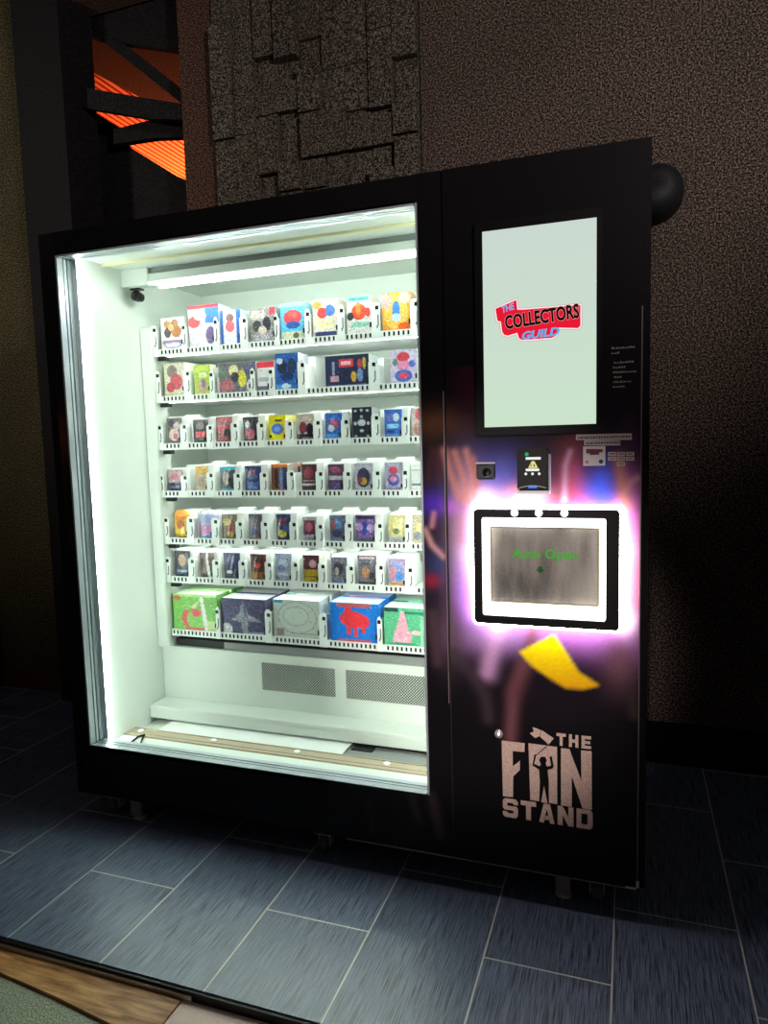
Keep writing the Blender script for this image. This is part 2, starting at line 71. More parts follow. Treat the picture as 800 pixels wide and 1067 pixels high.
BLOBS = [(-0.827, 1.335, 0.0348, 0.0754, '#5a2c1a', 0.7), (-0.856, 1.191, 0.0232, 0.058, '#4a1a12', 0.7), (-0.85, 1.525, 0.0348, 0.058, '#20203a', 0.6), (-0.808, 0.997, 0.0232, 0.0406, '#401414', 0.6), (0.762, 0.976, 0.3478, 0.2754, '#4c3a5a', 0.5), (0.457, 1.337, 0.087, 0.0406, '#5e3a26', 0.8), (0.551, 1.422, 0.0464, 0.0986, '#300a1e', 0.8), (0.823, 1.271, 0.0754, 0.029, '#4a2c30', 0.6), (0.613, 1.179, 0.0986, 0.0754, '#5c5cb8', 0.9), (0.696, 1.143, 0.058, 0.029, '#e08a8a', 0.9), (0.573, 1.141, 0.0464, 0.029, '#d8b0c8', 0.9), (0.823, 1.177, 0.0464, 0.087, '#b04858', 0.9), (0.882, 1.172, 0.0464, 0.058, '#4258d8', 0.95), (0.851, 1.231, 0.0232, 0.0464, '#2a2038', 0.7), (0.447, 1.114, 0.0406, 0.0348, '#4426a0', 0.9), (0.504, 1.107, 0.029, 0.0232, '#a048c8', 0.9), (0.452, 0.94, 0.0348, 0.0522, '#283258', 0.9), (0.434, 0.899, 0.0261, 0.0203, '#801c2c', 0.9), (0.537, 1.009, 0.0464, 0.1739, '#b898b8', 0.8), (0.526, 0.849, 0.0348, 0.1043, '#8658a4', 0.9), (0.952, 1.055, 0.0348, 0.1449, '#b0609e', 0.95), (0.953, 0.903, 0.0348, 0.0754, '#d87c94', 0.9), (0.959, 0.994, 0.0232, 0.058, '#e0a0b0', 0.6), (0.823, 0.754, 0.2029, 0.0522, '#a062ae', 0.9), (0.621, 0.739, 0.1043, 0.0406, '#a47cb4', 0.8), (0.931, 0.705, 0.0464, 0.0754, '#66444e', 0.9), (0.953, 0.813, 0.0261, 0.0406, '#d0a8c8', 0.9), (0.723, 0.662, 0.1739, 0.0812, '#120c14', 0.8), (0.487, 0.752, 0.0406, 0.087, '#5a4450', 0.8)]  # pale patch left of the delivery window paints in halo glow
STROKES = [([(0.477, 1.259), (0.495, 1.193), (0.52, 1.128)], 0.013, '#c08078', 0.9), ([(0.506, 1.253), (0.527, 1.193), (0.541, 1.122)], 0.013, '#c8847c', 0.9), ([(0.538, 1.257), (0.553, 1.193), (0.557, 1.128)], 0.0116, '#d08c88', 0.9), ([(0.556, 1.236), (0.566, 1.167)], 0.0101, '#c07c78', 0.9), ([(0.442, 1.265), (0.432, 1.181)], 0.0116, '#402024', 0.8), ([(0.456, 1.259), (0.462, 1.18)], 0.0101, '#4c282c', 0.8), ([(0.525, 1.101), (0.524, 1.022)], 0.0319, '#80485c', 0.6), ([(0.418, 1.042), (0.437, 0.999), (0.469, 0.968)], 0.0087, '#c09090', 0.9), ([(0.444, 1.088), (0.438, 1.053)], 0.0087, '#c08090', 0.8), ([(0.925, 1.23), (0.935, 1.176), (0.944, 1.104)], 0.0174, '#b87468', 0.9), ([(0.944, 1.147), (0.955, 1.171), (0.971, 1.181)], 0.0101, '#b47c84', 0.85), ([(0.809, 1.251), (0.797, 1.215), (0.794, 1.128)], 0.0087, '#c898b8', 0.8), ([(0.588, 0.65), (0.605, 0.727), (0.621, 0.774)], 0.0261, '#c898c8', 0.8), ([(0.714, 0.78), (0.693, 0.699), (0.658, 0.603), (0.649, 0.471)], 0.0203, '#70464e', 0.85), ([(0.685, 0.659), (0.661, 0.598)], 0.0261, '#5a343e', 0.5), ([(0.497, 0.698), (0.539, 0.646), (0.582, 0.582), (0.589, 0.519)], 0.0203, '#40343a', 0.7), ([(0.432, 0.803), (0.446, 0.666)], 0.0174, '#503c44', 0.7), ([(0.228, 0.222), (0.234, 0.133)], 0.0145, '#2a2426', 0.7), ([(0.358, 0.271), (0.379, 0.186)], 0.0145, '#2c2628', 0.7), ([(0.421, 0.266), (0.442, 0.153)], 0.0174, '#3a2c30', 0.7), ([(0.722, 0.393), (0.711, 0.364)], 0.0116, '#1c181a', 0.5), ([(0.959, 0.631), (0.967, 0.568)], 0.0145, '#3c3034', 0.7)]
CONFETTI = [(0.675, 0.714), (0.766, 0.768), (0.793, 0.731), (0.83, 0.671), (0.883, 0.64), (0.847, 0.627), (0.798, 0.624), (0.753, 0.649), (0.71, 0.677)]
LOGO = {'F': [(0.625, 0.46), (0.688, 0.46), (0.687, 0.435), (0.655, 0.434), (0.655, 0.39), (0.675, 0.409), (0.674, 0.382), (0.656, 0.361), (0.655, 0.301), (0.627, 0.3)], 'A': [(0.698, 0.461), (0.774, 0.46), (0.774, 0.299), (0.752, 0.299), (0.752, 0.362), (0.749, 0.392), (0.763, 0.398), (0.765, 0.405), (0.76, 0.433), (0.754, 0.43), (0.758, 0.406), (0.747, 0.402), (0.744, 0.409), (0.747, 0.42), (0.742, 0.429), (0.731, 0.427), (0.726, 0.417), (0.731, 0.406), (0.728, 0.4), (0.716, 0.404), (0.713, 0.405), (0.719, 0.431), (0.714, 0.432), (0.708, 0.4), (0.726, 0.389), (0.728, 0.358), (0.726, 0.3), (0.702, 0.3)], 'leg': [(0.739, 0.345), (0.731, 0.298), (0.748, 0.298)], 'N': [(0.784, 0.458), (0.806, 0.458), (0.837, 0.374), (0.836, 0.458), (0.863, 0.459), (0.864, 0.297), (0.84, 0.297), (0.812, 0.384), (0.812, 0.297), (0.784, 0.297)], 'flag': [(0.709, 0.508), (0.732, 0.502), (0.728, 0.485), (0.716, 0.478), (0.702, 0.49), (0.713, 0.496)], 'flag2': [(0.733, 0.502), (0.765, 0.483), (0.752, 0.464), (0.729, 0.484)], 'stand': [(0.626, 0.296), (0.867, 0.237)], 'the': [(0.772, 0.5), (0.863, 0.465)]}
BADGE = [(0.621, 1.623), (0.678, 1.641), (0.68, 1.616), (0.695, 1.615), (0.836, 1.614), (0.836, 1.562), (0.829, 1.555), (0.783, 1.56), (0.776, 1.541), (0.765, 1.536), (0.69, 1.536), (0.681, 1.542), (0.677, 1.555), (0.655, 1.55), (0.643, 1.553), (0.638, 1.562), (0.635, 1.587), (0.626, 1.59)]

SHELF_Z = {1: 1.634, 2: 1.460, 3: 1.281, 4: 1.099, 5: .917, 6: .765, 7: .554}

# ------------------------------------------------------------------ helpers
def lin(c):
    if isinstance(c, str):
        c = c.lstrip('#'); c = [int(c[i:i+2], 16) / 255 for i in (0, 2, 4)]
    return tuple(v / 12.92 if v <= .04045 else ((v + .055) / 1.055) ** 2.4 for v in c)

def node(nt, typ, **kw):
    n = nt.nodes.new(typ)
    for k, v in kw.items(): setattr(n, k, v)
    return n

def mat(name, color, rough=.5, metal=0., spec=.5, emit=None, strength=0., coat=0.):
    m = bpy.data.materials.new(name); m.use_nodes = True
    b = m.node_tree.nodes['Principled BSDF']
    b.inputs['Base Color'].default_value = (*lin(color), 1)
    b.inputs['Roughness'].default_value = rough
    b.inputs['Metallic'].default_value = metal
    b.inputs['Specular IOR Level'].default_value = spec
    b.inputs['Coat Weight'].default_value = coat
    if emit:
        b.inputs['Emission Color'].default_value = (*lin(emit), 1)
        b.inputs['Emission Strength'].default_value = strength
    return m

def vmat(name, rough=.35, spec=.5, coat=0., attr='Col'):
    m = mat(name, '#808080', rough, 0, spec, coat=coat)
    a = node(m.node_tree, 'ShaderNodeAttribute', attribute_name=attr)
    m.node_tree.links.new(a.outputs['Color'], m.node_tree.nodes['Principled BSDF'].inputs['Base Color'])
    return m

def speckle(name, dark, light, scale=260, rough=.9, lo=.45, hi=.75, big=None, spec=.2, bump=0.):
    """rough plaster / textured laminate: fine grain plus slow mottling"""
    m = mat(name, dark, rough, 0, spec); nt = m.node_tree; L = nt.links
    b = nt.nodes['Principled BSDF']
    tc = node(nt, 'ShaderNodeTexCoord')
    n = node(nt, 'ShaderNodeTexNoise'); n.inputs['Scale'].default_value = scale; n.inputs['Detail'].default_value = 3
    n.inputs['Roughness'].default_value = .8
    r = node(nt, 'ShaderNodeMapRange'); r.inputs['From Min'].default_value = lo; r.inputs['From Max'].default_value = hi
    n2 = node(nt, 'ShaderNodeTexNoise'); n2.inputs['Scale'].default_value = 2.2; n2.inputs['Detail'].default_value = 4
    mx = node(nt, 'ShaderNodeMix', data_type='RGBA'); mx.inputs[6].default_value = (*lin(dark), 1); mx.inputs[7].default_value = (*lin(light), 1)
    L.new(tc.outputs['Object'], n.inputs['Vector']); L.new(tc.outputs['Object'], n2.inputs['Vector'])
    L.new(n.outputs['Fac'], r.inputs['Value']); L.new(r.outputs['Result'], mx.inputs[0])
    last = mx.outputs[2]
    if big:
        mx2 = node(nt, 'ShaderNodeMix', data_type='RGBA', blend_type='MULTIPLY')
        mx2.inputs[7].default_value = (*big, 1)
        r2 = node(nt, 'ShaderNodeMapRange'); r2.inputs['From Min'].default_value = .35; r2.inputs['From Max'].default_value = .65
        L.new(n2.outputs['Fac'], r2.inputs['Value']); L.new(r2.outputs['Result'], mx2.inputs[0]); L.new(last, mx2.inputs[6])
        last = mx2.outputs[2]
    L.new(last, b.inputs['Base Color'])
    if bump:
        bp_ = node(nt, 'ShaderNodeBump'); bp_.inputs['Strength'].default_value = bump; bp_.inputs['Distance'].default_value = .002
        L.new(n.outputs['Fac'], bp_.inputs['Height']); L.new(bp_.outputs['Normal'], b.inputs['Normal'])
    return m

class MB:
    def __init__(s): s.v = []; s.f = []; s.mi = []; s.c = None
    def box(s, x0, x1, y0, y1, z0, z1, mi=0):
        b = len(s.v)
        s.v += [(x, y, z) for z in (z0, z1) for y in (y0, y1) for x in (x0, x1)]
        for q in ((0,2,3,1),(4,5,7,6),(0,1,5,4),(2,6,7,3),(0,4,6,2),(1,3,7,5)):
            s.f.append(tuple(b + i for i in q)); s.mi.append(mi)
        return s
    def quad(s, *p, mi=0):
        b = len(s.v); s.v += list(p); s.f.append(tuple(range(b, b + len(p)))); s.mi.append(mi); return s
    def prism_xz(s, pts, y0, y1, mi=0):
        """polygon in the XZ plane extruded along Y (tessellated for concave outlines)"""
        from mathutils.geometry import tessellate_polygon
        n = len(pts); b = len(s.v)
        s.v += [(x, y0, z) for x, z in pts] + [(x, y1, z) for x, z in pts]
        for t in tessellate_polygon([[Vector((x, z, 0)) for x, z in pts]]):
            s.f.append(tuple(b + i for i in t)); s.f.append(tuple(b + n + i for i in reversed(t))); s.mi += [mi, mi]
        for i in range(n):
            j = (i + 1) % n; s.f.append((b + i, b + j, b + n + j, b + n + i)); s.mi.append(mi)
        return s
    def prism_xy(s, pts, z0, z1, mi=0):
        n = len(pts); b = len(s.v)
        s.v += [(x, y, z0) for x, y in pts] + [(x, y, z1) for x, y in pts]
        s.f.append(tuple(range(b, b + n))); s.f.append(tuple(range(b + n, b + 2 * n))); s.mi += [mi, mi]
        for i in range(n):
            j = (i + 1) % n; s.f.append((b + i, b + j, b + n + j, b + n + i)); s.mi.append(mi)
        return s
    def prism_yz(s, pts, x0, x1, mi=0):
        n = len(pts); b = len(s.v)
        s.v += [(x0, y, z) for y, z in pts] + [(x1, y, z) for y, z in pts]
        s.f.append(tuple(range(b, b + n))); s.f.append(tuple(range(b + n, b + 2 * n))); s.mi += [mi, mi]
        for i in range(n):
            j = (i + 1) % n; s.f.append((b + i, b + j, b + n + j, b + n + i)); s.mi.append(mi)
        return s
    def tube(s, p, q, r, r2=None, n=16, mi=0, cap=True):
        p, q = Vector(p), Vector(q); r2 = r if r2 is None else r2
        d = (q - p).normalized(); a = d.orthogonal().normalized(); c = d.cross(a); b = len(s.v)
        for o, rr in ((p, r), (q, r2)):
            for k in range(n):
                t = 2 * math.pi * k / n; s.v.append(tuple(o + rr * (math.cos(t) * a + math.sin(t) * c)))
        for k in range(n):
            s.f.append((b + k, b + (k + 1) % n, b + n + (k + 1) % n, b + n + k)); s.mi.append(mi)
        if cap: s.f += [tuple(b + k for k in range(n)), tuple(b + n + k for k in range(n))]; s.mi += [mi, mi]
        return s
    def lathe(s, prof, c, axis='z', n=24, mi=0):
        """prof: (r, h) pairs"""
        b = len(s.v)
        for r, h in prof:
            for k in range(n):
                t = 2 * math.pi * k / n; u, w = r * math.cos(t), r * math.sin(t)
                s.v.append({'z': (c[0]+u, c[1]+w, c[2]+h), 'y': (c[0]+u, c[1]+h, c[2]+w), 'x': (c[0]+h, c[1]+u, c[2]+w)}[axis])
        for i in range(len(prof) - 1):
            for k in range(n):
                s.f.append((b+i*n+k, b+i*n+(k+1)%n, b+(i+1)*n+(k+1)%n, b+(i+1)*n+k)); s.mi.append(mi)
        s.f += [tuple(b+k for k in range(n)), tuple(b+(len(prof)-1)*n+k for k in range(n))]; s.mi += [mi, mi]
        return s
    def build(s, name, mats, parent=None, bevel=0, seg=2, smooth=False, colors=None):
        me = bpy.data.meshes.new(name); me.from_pydata(s.v, [], s.f); me.update()
        mats = mats if isinstance(mats, (list, tuple)) else [mats]
        for m in mats: me.materials.append(m)
        for p, i in zip(me.polygons, s.mi): p.material_index = i; p.use_smooth = smooth
        import bmesh
        bm = bmesh.new(); bm.from_mesh(me); bmesh.ops.recalc_face_normals(bm, faces=bm.faces)
        if bevel:
            bmesh.ops.bevel(bm, geom=[e for e in bm.edges], offset=bevel, segments=seg, affect='EDGES', clamp_overlap=True)
        bm.to_mesh(me); bm.free()
        o = bpy.data.objects.new(name, me); col.objects.link(o)
        if parent: o.parent = parent
        return o

def tag(o, label, cat, group=None):
    o['label'] = label; o['category'] = cat
    if group: o['group'] = group
    return o
def struct(o): o['kind'] = 'structure'; return o
def empty(name, loc=(0, 0, 0)):
    o = bpy.data.objects.new(name, None); o.location = loc; col.objects.link(o); o.empty_display_size = .1; return o
def child(o, parent):
    """parent keeping the world place (parents are only translated)"""
    o.parent = parent; o.matrix_parent_inverse = Matrix.Translation(-parent.location); return o

def text_mb(txt, x0, x1, z0, z1, y, thick=.0006, bold=.02, shear=0., rot=0., wob=0.):
    """lettering as a mesh squeezed into the box x0..x1, z0..z1 standing on the plane y"""
    cu = bpy.data.curves.new('lettering', 'FONT'); cu.body = txt; cu.offset = bold; cu.resolution_u = 3; cu.shear = shear
    ob = bpy.data.objects.new('lettering', cu); col.objects.link(ob)
    dg = bpy.context.evaluated_depsgraph_get()
    me = bpy.data.meshes.new_from_object(ob.evaluated_get(dg))
    vs = [v.co.copy() for v in me.vertices]; fs = [tuple(p.vertices) for p in me.polygons]
    bpy.data.objects.remove(ob); bpy.data.meshes.remove(me); bpy.data.curves.remove(cu)
    ax, bx = min(v.x for v in vs), max(v.x for v in vs); ay, by = min(v.y for v in vs), max(v.y for v in vs)
    m = MB(); cx, cz = (x0+x1)/2, (z0+z1)/2
    for v in vs:
        X = x0 + (v.x-ax)/(bx-ax)*(x1-x0) - cx; Z = z0 + (v.y-ay)/(by-ay)*(z1-z0) - cz
        m.v.append((cx + X*math.cos(rot) - Z*math.sin(rot), y, cz + X*math.sin(rot) + Z*math.cos(rot)))
    m.f = fs; m.mi = [0]*len(fs)
    return m

# ------------------------------------------------------------------ materials
BLACK = speckle('black_panel', '#0d0c0e', '#1c1b1d', 330, .38, .45, .8, spec=.1)
BLACKP = mat('black_plastic', '#0a0a0b', .35, spec=.3)
RUBBER = mat('black_rubber', '#0b0b0b', .8, spec=.1)
WHITE = mat('white_enamel', '#e1e7e0', .45)
WHITE2 = mat('white_plastic', '#f3f6f3', .35)
ALU = mat('brushed_aluminium', '#c3ccd4', .35, .6)
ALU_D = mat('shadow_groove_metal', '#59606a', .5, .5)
STEEL = mat('dull_steel', '#b0aca6', .5, .2)
BEIGE = mat('beige_anodised', '#bdae98', .45, .35)
GREYP = mat('grey_plastic', '#8a8d8c', .5)
CARDTOP = mat('white_pusher', '#fafbfa', .4)
TUBE = mat('light_tube', '#ffffff', .4, emit='#f2fff6', strength=60)
LEDS = mat('led_strip', '#ffffff', .4, emit='#f3fff6', strength=26)
LEDV = mat('led_strip_upright', '#ffffff', .4, emit='#f3fff6', strength=33)
HALO = mat('led_halo', '#ffffff', .4, emit='#fff8fb', strength=20)
HALO2 = mat('led_inner_frame', '#ffffff', .4, emit='#fffdf6', strength=4)
PRINT = vmat('printed_vinyl', .35, .15)
CARD = vmat('printed_card', .4, .35)
FOIL = vmat('printed_foil', .28, .5, coat=.2)
LOGO_M = speckle('pink_beige_vinyl', '#a88a80', '#e3c8bc', 300, .6, .35, .7)
GLASS = bpy.data.materials.new('window_glass'); GLASS.use_nodes = True
nt = GLASS.node_tree; nt.nodes.clear()
o_ = node(nt, 'ShaderNodeOutputMaterial'); tr = node(nt, 'ShaderNodeBsdfTransparent'); gl = node(nt, 'ShaderNodeBsdfGlossy')
gl.inputs['Roughness'].default_value = .02; lw = node(nt, 'ShaderNodeLayerWeight'); pw = node(nt, 'ShaderNodeMath', operation='POWER'); pw.inputs[1].default_value = 5; nt.links.new(lw.outputs['Facing'], pw.inputs[0]); fr = node(nt, 'ShaderNodeMath', operation='MULTIPLY_ADD'); fr.inputs[1].default_value = .5; fr.inputs[2].default_value = .025; nt.links.new(pw.outputs[0], fr.inputs[0])
tr.inputs['Color'].default_value = (.97, 1, .985, 1); ms = node(nt, 'ShaderNodeMixShader')
nt.links.new(fr.outputs[0], ms.inputs[0]); nt.links.new(tr.outputs[0], ms.inputs[1]); nt.links.new(gl.outputs[0], ms.inputs[2]); nt.links.new(ms.outputs[0], o_.inputs[0])

# ------------------------------------------------------------------ room
def tile_floor():
    m = mat('slate_tile', '#20262e', .42, spec=1.); nt = m.node_tree; L = nt.links; b = nt.nodes['Principled BSDF']
    tc = node(nt, 'ShaderNodeTexCoord'); sp = node(nt, 'ShaderNodeSeparateXYZ'); L.new(tc.outputs['Object'], sp.inputs[0])
    def M(op, a, bb=None, c=None):
        n = node(nt, 'ShaderNodeMath', operation=op)
        for i, v in enumerate((a, bb, c)):
            if v is None: continue
            if hasattr(v, 'links'): L.new(v, n.inputs[i])
            else: n.inputs[i].default_value = v
        return n.outputs[0]
    u = M('DIVIDE', M('ADD', sp.outputs[0], .9086 + 6.1), .305)
    ci = M('FLOOR', u); fu = M('SUBTRACT', u, ci)
    odd = M('MODULO', ci, 2.)                      # column parity
    v = M('DIVIDE', M('ADD', sp.outputs[1], .2464 + 6.1), .61)
    v = M('ADD', v, M('MULTIPLY', M('SUBTRACT', 1., odd), .53))
    fv = M('FRACT', v); rv = M('FLOOR', v)
    du = M('MULTIPLY', M('MINIMUM', fu, M('SUBTRACT', 1., fu)), .305)
    dv = M('MULTIPLY', M('MINIMUM', fv, M('SUBTRACT', 1., fv)), .61)
    d = M('MINIMUM', du, dv)
    g = M('LESS_THAN', d, .0022)
    mp = node(nt, 'ShaderNodeMapping'); mp.inputs['Scale'].default_value = (380, 9, 1); L.new(tc.outputs['Object'], mp.inputs[0])
    n1 = node(nt, 'ShaderNodeTexNoise'); n1.inputs['Scale'].default_value = 1; n1.inputs['Detail'].default_value = 4; n1.inputs['Roughness'].default_value = .7
    L.new(mp.outputs[0], n1.inputs['Vector'])
    mr = node(nt, 'ShaderNodeMapRange'); mr.inputs['From Min'].default_value = .38; mr.inputs['From Max'].default_value = .64; L.new(n1.outputs['Fac'], mr.inputs[0])
    cb = node(nt, 'ShaderNodeCombineXYZ'); L.new(ci, cb.inputs[0]); L.new(rv, cb.inputs[1])
    wn = node(nt, 'ShaderNodeTexWhiteNoise'); L.new(cb.outputs[0], wn.inputs['Vector'])
    c1 = node(nt, 'ShaderNodeMix', data_type='RGBA'); c1.inputs[6].default_value = (*lin('#1a202c'), 1); c1.inputs[7].default_value = (*lin('#8e9dba'), 1)
    L.new(mr.outputs[0], c1.inputs[0])
    hs = node(nt, 'ShaderNodeHueSaturation'); L.new(c1.outputs[2], hs.inputs['Color']); L.new(M('ADD', .85, M('MULTIPLY', wn.outputs['Value'], .3)), hs.inputs['Value'])
    c2 = node(nt, 'ShaderNodeMix', data_type='RGBA'); L.new(g, c2.inputs[0]); L.new(hs.outputs[0], c2.inputs[6]); c2.inputs[7].default_value = (*lin('#dcd8cc'), 1)
    L.new(c2.outputs[2], b.inputs['Base Color'])
    ro = node(nt, 'ShaderNodeMapRange'); ro.inputs['To Min'].default_value = .36; ro.inputs['To Max'].default_value = .26; L.new(mr.outputs[0], ro.inputs[0]); L.new(ro.outputs[0], b.inputs['Roughness'])
    h = M('SUBTRACT', M('MULTIPLY', mr.outputs[0], .35), g)
    bu = node(nt, 'ShaderNodeBump'); bu.inputs['Strength'].default_value = .35; bu.inputs['Distance'].default_value = .0015; L.new(h, bu.inputs['Height']); L.new(bu.outputs[0], b.inputs['Normal'])
    return m
struct(MB().box(-3.2, 3.2, -.553, 2.4, -.045, 0).build('floor', tile_floor()))
struct(MB().box(-3.2, 3.2, -.561, -.5535, -.06, -.004).build('trim_1', mat('dark_edge_trim', '#0c0b0b', .5)))
struct(MB().box(-3.2, 3.2, -3.6, -.5615, -.1, -.047).build('floor_lower', mat('subfloor', '#14110f', .9)))

wood = mat('wood_strip_stain', '#6b4426', .42); nt = wood.node_tree
tc = node(nt, 'ShaderNodeTexCoord'); mp = node(nt, 'ShaderNodeMapping'); mp.inputs['Scale'].default_value = (9, 60, 9)
nz = node(nt, 'ShaderNodeTexNoise'); nz.inputs['Scale'].default_value = 1.3; nz.inputs['Detail'].default_value = 6
cr = node(nt, 'ShaderNodeValToRGB'); cr.color_ramp.elements[0].position = .3; cr.color_ramp.elements[1].position = .72
cr.color_ramp.elements[0].color = (*lin('#80481c'), 1); cr.color_ramp.elements[1].color = (*lin('#dca86c'), 1)
nt.links.new(tc.outputs['Object'], mp.inputs[0]); nt.links.new(mp.outputs[0], nz.inputs['Vector']); nt.links.new(nz.outputs['Fac'], cr.inputs[0]); nt.links.new(cr.outputs[0], nt.nodes['Principled BSDF'].inputs['Base Color'])
edge = [(-1.6, -.565), (-.65, -.566), (-.3, -.568), (-.046, -.571)]
low = [(-.046, -.70), (-.152, -.678), (-.35, -.652), (-.554, -.632), (-1.6, -.56 - .04)]
tag(MB().prism_xy(edge + low, -.047, -.022).build('threshold_board', wood), 'brown wooden threshold board along the left foot of the tiled platform', 'threshold board')
tag(MB().box(-1.6, -.02, -.5665, -.5618, -.047, -.012).build('metal_edging', mat('pale_metal_edge', '#c9c4bc', .35, .7)), 'thin pale metal edging between slate tiles and the wooden board', 'edging strip')
cpt = [(-1.6, -.603), (-.554, -.635), (-.35, -.655), (-.152, -.681), (-.047, -.703), (-.047, -1.5), (-1.6, -1.5)]
tag(MB().prism_xy(cpt, -.047, -.03).build('carpet', speckle('green_grey_carpet', '#626a58', '#d2d6bc', 200, .95, .35, .65, bump=.8)), 'mottled green grey carpet in the bottom left corner', 'carpet')
tag(MB().box(-.0445, 1.6, -1.5, -.563, -.047, -.026).build('beige_floor_tile', speckle('pale_pink_tile', '#e6cabc', '#f4dccf', 60, .5, .35, .7)), 'smooth pinkish beige floor tile below the platform edge', 'floor tile')

YW = 1.0
PLA = speckle('brown_plaster', '#0f0c0b', '#9a857b', 150, .95, .47, .66, big=(.75, .8, .75))
PLB = speckle('olive_plaster', '#0d0b06', '#857858', 150, .95, .47, .66, big=(.7, .75, .7))
PLC = speckle('warm_brown_plaster', '#120c0a', '#8c675a', 150, .95, .47, .66)
BLK = speckle('block_panel_stone', '#100e0c', '#8f877a', 150, .95, .46, .66, big=(.8, .75, .75))
DARK = speckle('dark_post_paint', '#070608', '#343135', 170, .8, .5, .7)
struct(MB().box(.15, 3.2, YW, YW+.12, .165, 4.2).build('wall_right', PLA))
struct(MB().box(.15, 3.2, YW-.012, YW+.12, 0, .164).build('lower_band_right', mat('black_lower_band', '#0a090a', .7, spec=.1)))  # black band along the foot of the right wall
struct(MB().box(-3.2, -1.825, YW, YW+.12, .10, 4.2).build('wall_left', PLB))
struct(MB().box(-3.2, -1.825, YW-.012, YW+.12, 0, .099).build('baseboard_left', speckle('reddish_baseboard', '#2a1512', '#734840', 210, .8, .4, .7)))
# wall with the opening
w = MB()
w.box(-.975, -.80, YW, YW+.12, 0, 4.2); w.box(-1.55, -.975, YW, YW+.12, 0, 2.34)
w.box(-1.55, -.975, YW, YW+.12, 3.40, 4.2)
w.box(-.80, .15, YW+.05, YW+.12, 0, 4.2)
struct(w.build('wall_back', PLC))
struct(MB().box(-1.825, -1.55, YW-.10, YW+.12, 0, 4.2).build('trim_2', DARK))
struct(MB().box(-3.2, -2.32, YW-.16, YW-.013, 0, 1.02).build('trim_3', speckle('dusky_red_panel', '#2c1515', '#7d5450', 210, .9, .4, .7)))
# stacked block panel
blk = MB(); rr = random.Random(3); x = -.79; W = .104; ci = 0
grid = {}
for ci in range(9):
    z = 1.9 - rr.random()*.2
    while z < 4.1:
        h = rr.choice([.12, .18, .24, .30]); d = rr.choice([.0, .014, .030, .046])
        x0_ = -.79+ci*W; x1_ = min(x0_+W, .146)
        if rr.random() < .3 and ci < 8: x1_ = min(x0_+2*W, .146); d += .004
        blk.box(x0_+.002, x1_-.002, YW-.005-d, YW+.05, z+.002, z+h-.002); z += h
tag(blk.build('block_wall_panel', BLK), 'dark wall panel of staggered raised stone blocks above the machine', 'wall panel')

# the opening: ribbed ceiling of the orange lit room behind, dark beams in front of it
orange = mat('orange_corrugated_sheet', '#e58a5c', .6, spec=.3)
cor = MB(); n_ = 150; X0_ = -7.5; X1_ = 1.5
for i in range(n_):
    a = X0_+(X1_-X0_)*i/n_; b = X0_+(X1_-X0_)*(i+.6)/n_; c = X0_+(X1_-X0_)*(i+1)/n_
    cor.box(a, b, 1.15, 6.9, 4.165, 4.205); cor.box(b, c, 1.15, 6.9, 4.200, 4.205)
tag(cor.build('corrugated_ceiling', orange), 'orange lit corrugated ceiling seen through the opening at upper left', 'ceiling sheet')
struct(MB().prism_xy([(-7.5, 1.15), (1.5, 1.15), (1.5, 3.38), (-2.62, 3.38), (-2.72, 3.2), (-2.82, 2.62), (-7.5, 2.50)], 4.08, 4.163).build('trim_5', PLC))
def beam(k, y0, y1, name, label):
    return tag(MB().prism_xz(BEAMS[k], y0, y1).build(name, DARK), label, 'beam')
beam(0, 1.02, 1.05, 'ceiling_beam', 'nearly level dark beam crossing the orange opening')
beam(1, 1.14, 1.20, 'ceiling_beam.001', 'dark beam slanting down to the right above the orange patches')
beam(2, 1.14, 1.18, 'ceiling_beam.002', 'short dark beam between the two lower orange patches')
beam(4, 1.14, 1.18, 'ceiling_beam.003', 'topmost dark beam closing the head of the opening')
struct(MB().prism_xz(BEAMS[3], 1.24, 1.3).build('brace_panel', DARK))  # dark brace panel low in the opening
FARM = mat('far_room_wall', '#1a1513', .9)
struct(MB().box(-7.6, 1.6, 6.9, 7.0, 0, 4.3).build('wall_far', FARM))
struct(MB().box(-7.7, -7.6, 1.13, 7.0, 0, 4.3).build('wall_far_left', FARM))
struct(MB().box(1.6, 1.7, 1.13, 7.0, 0, 4.3).build('wall_far_right', FARM))
struct(MB().box(-7.7, 1.7, 1.13, 7.0, 4.21, 4.3).build('ceiling', FARM))
struct(MB().box(-7.7, -3.2, 1.12, 1.24, 0, 4.3).build('wall_far_front', FARM))
struct(MB().box(-7.7, 1.7, 2.41, 7.0, -.045, 0).build('floor_far', FARM))

fx = MB().lathe([(.0, -.09), (.045, -.088), (.078, -.07), (.092, -.03), (.095, 0), (.095, .05)], (1.035, YW-.052, 2.155), 'y', 32)
tag(fx.build('round_wall_fixture', speckle('black_speckled_plastic', '#0c0d0f', '#2b2d31', 260, .6, .4, .75), smooth=True), 'black round fixture on the wall just right of the machine top', 'wall fixture')

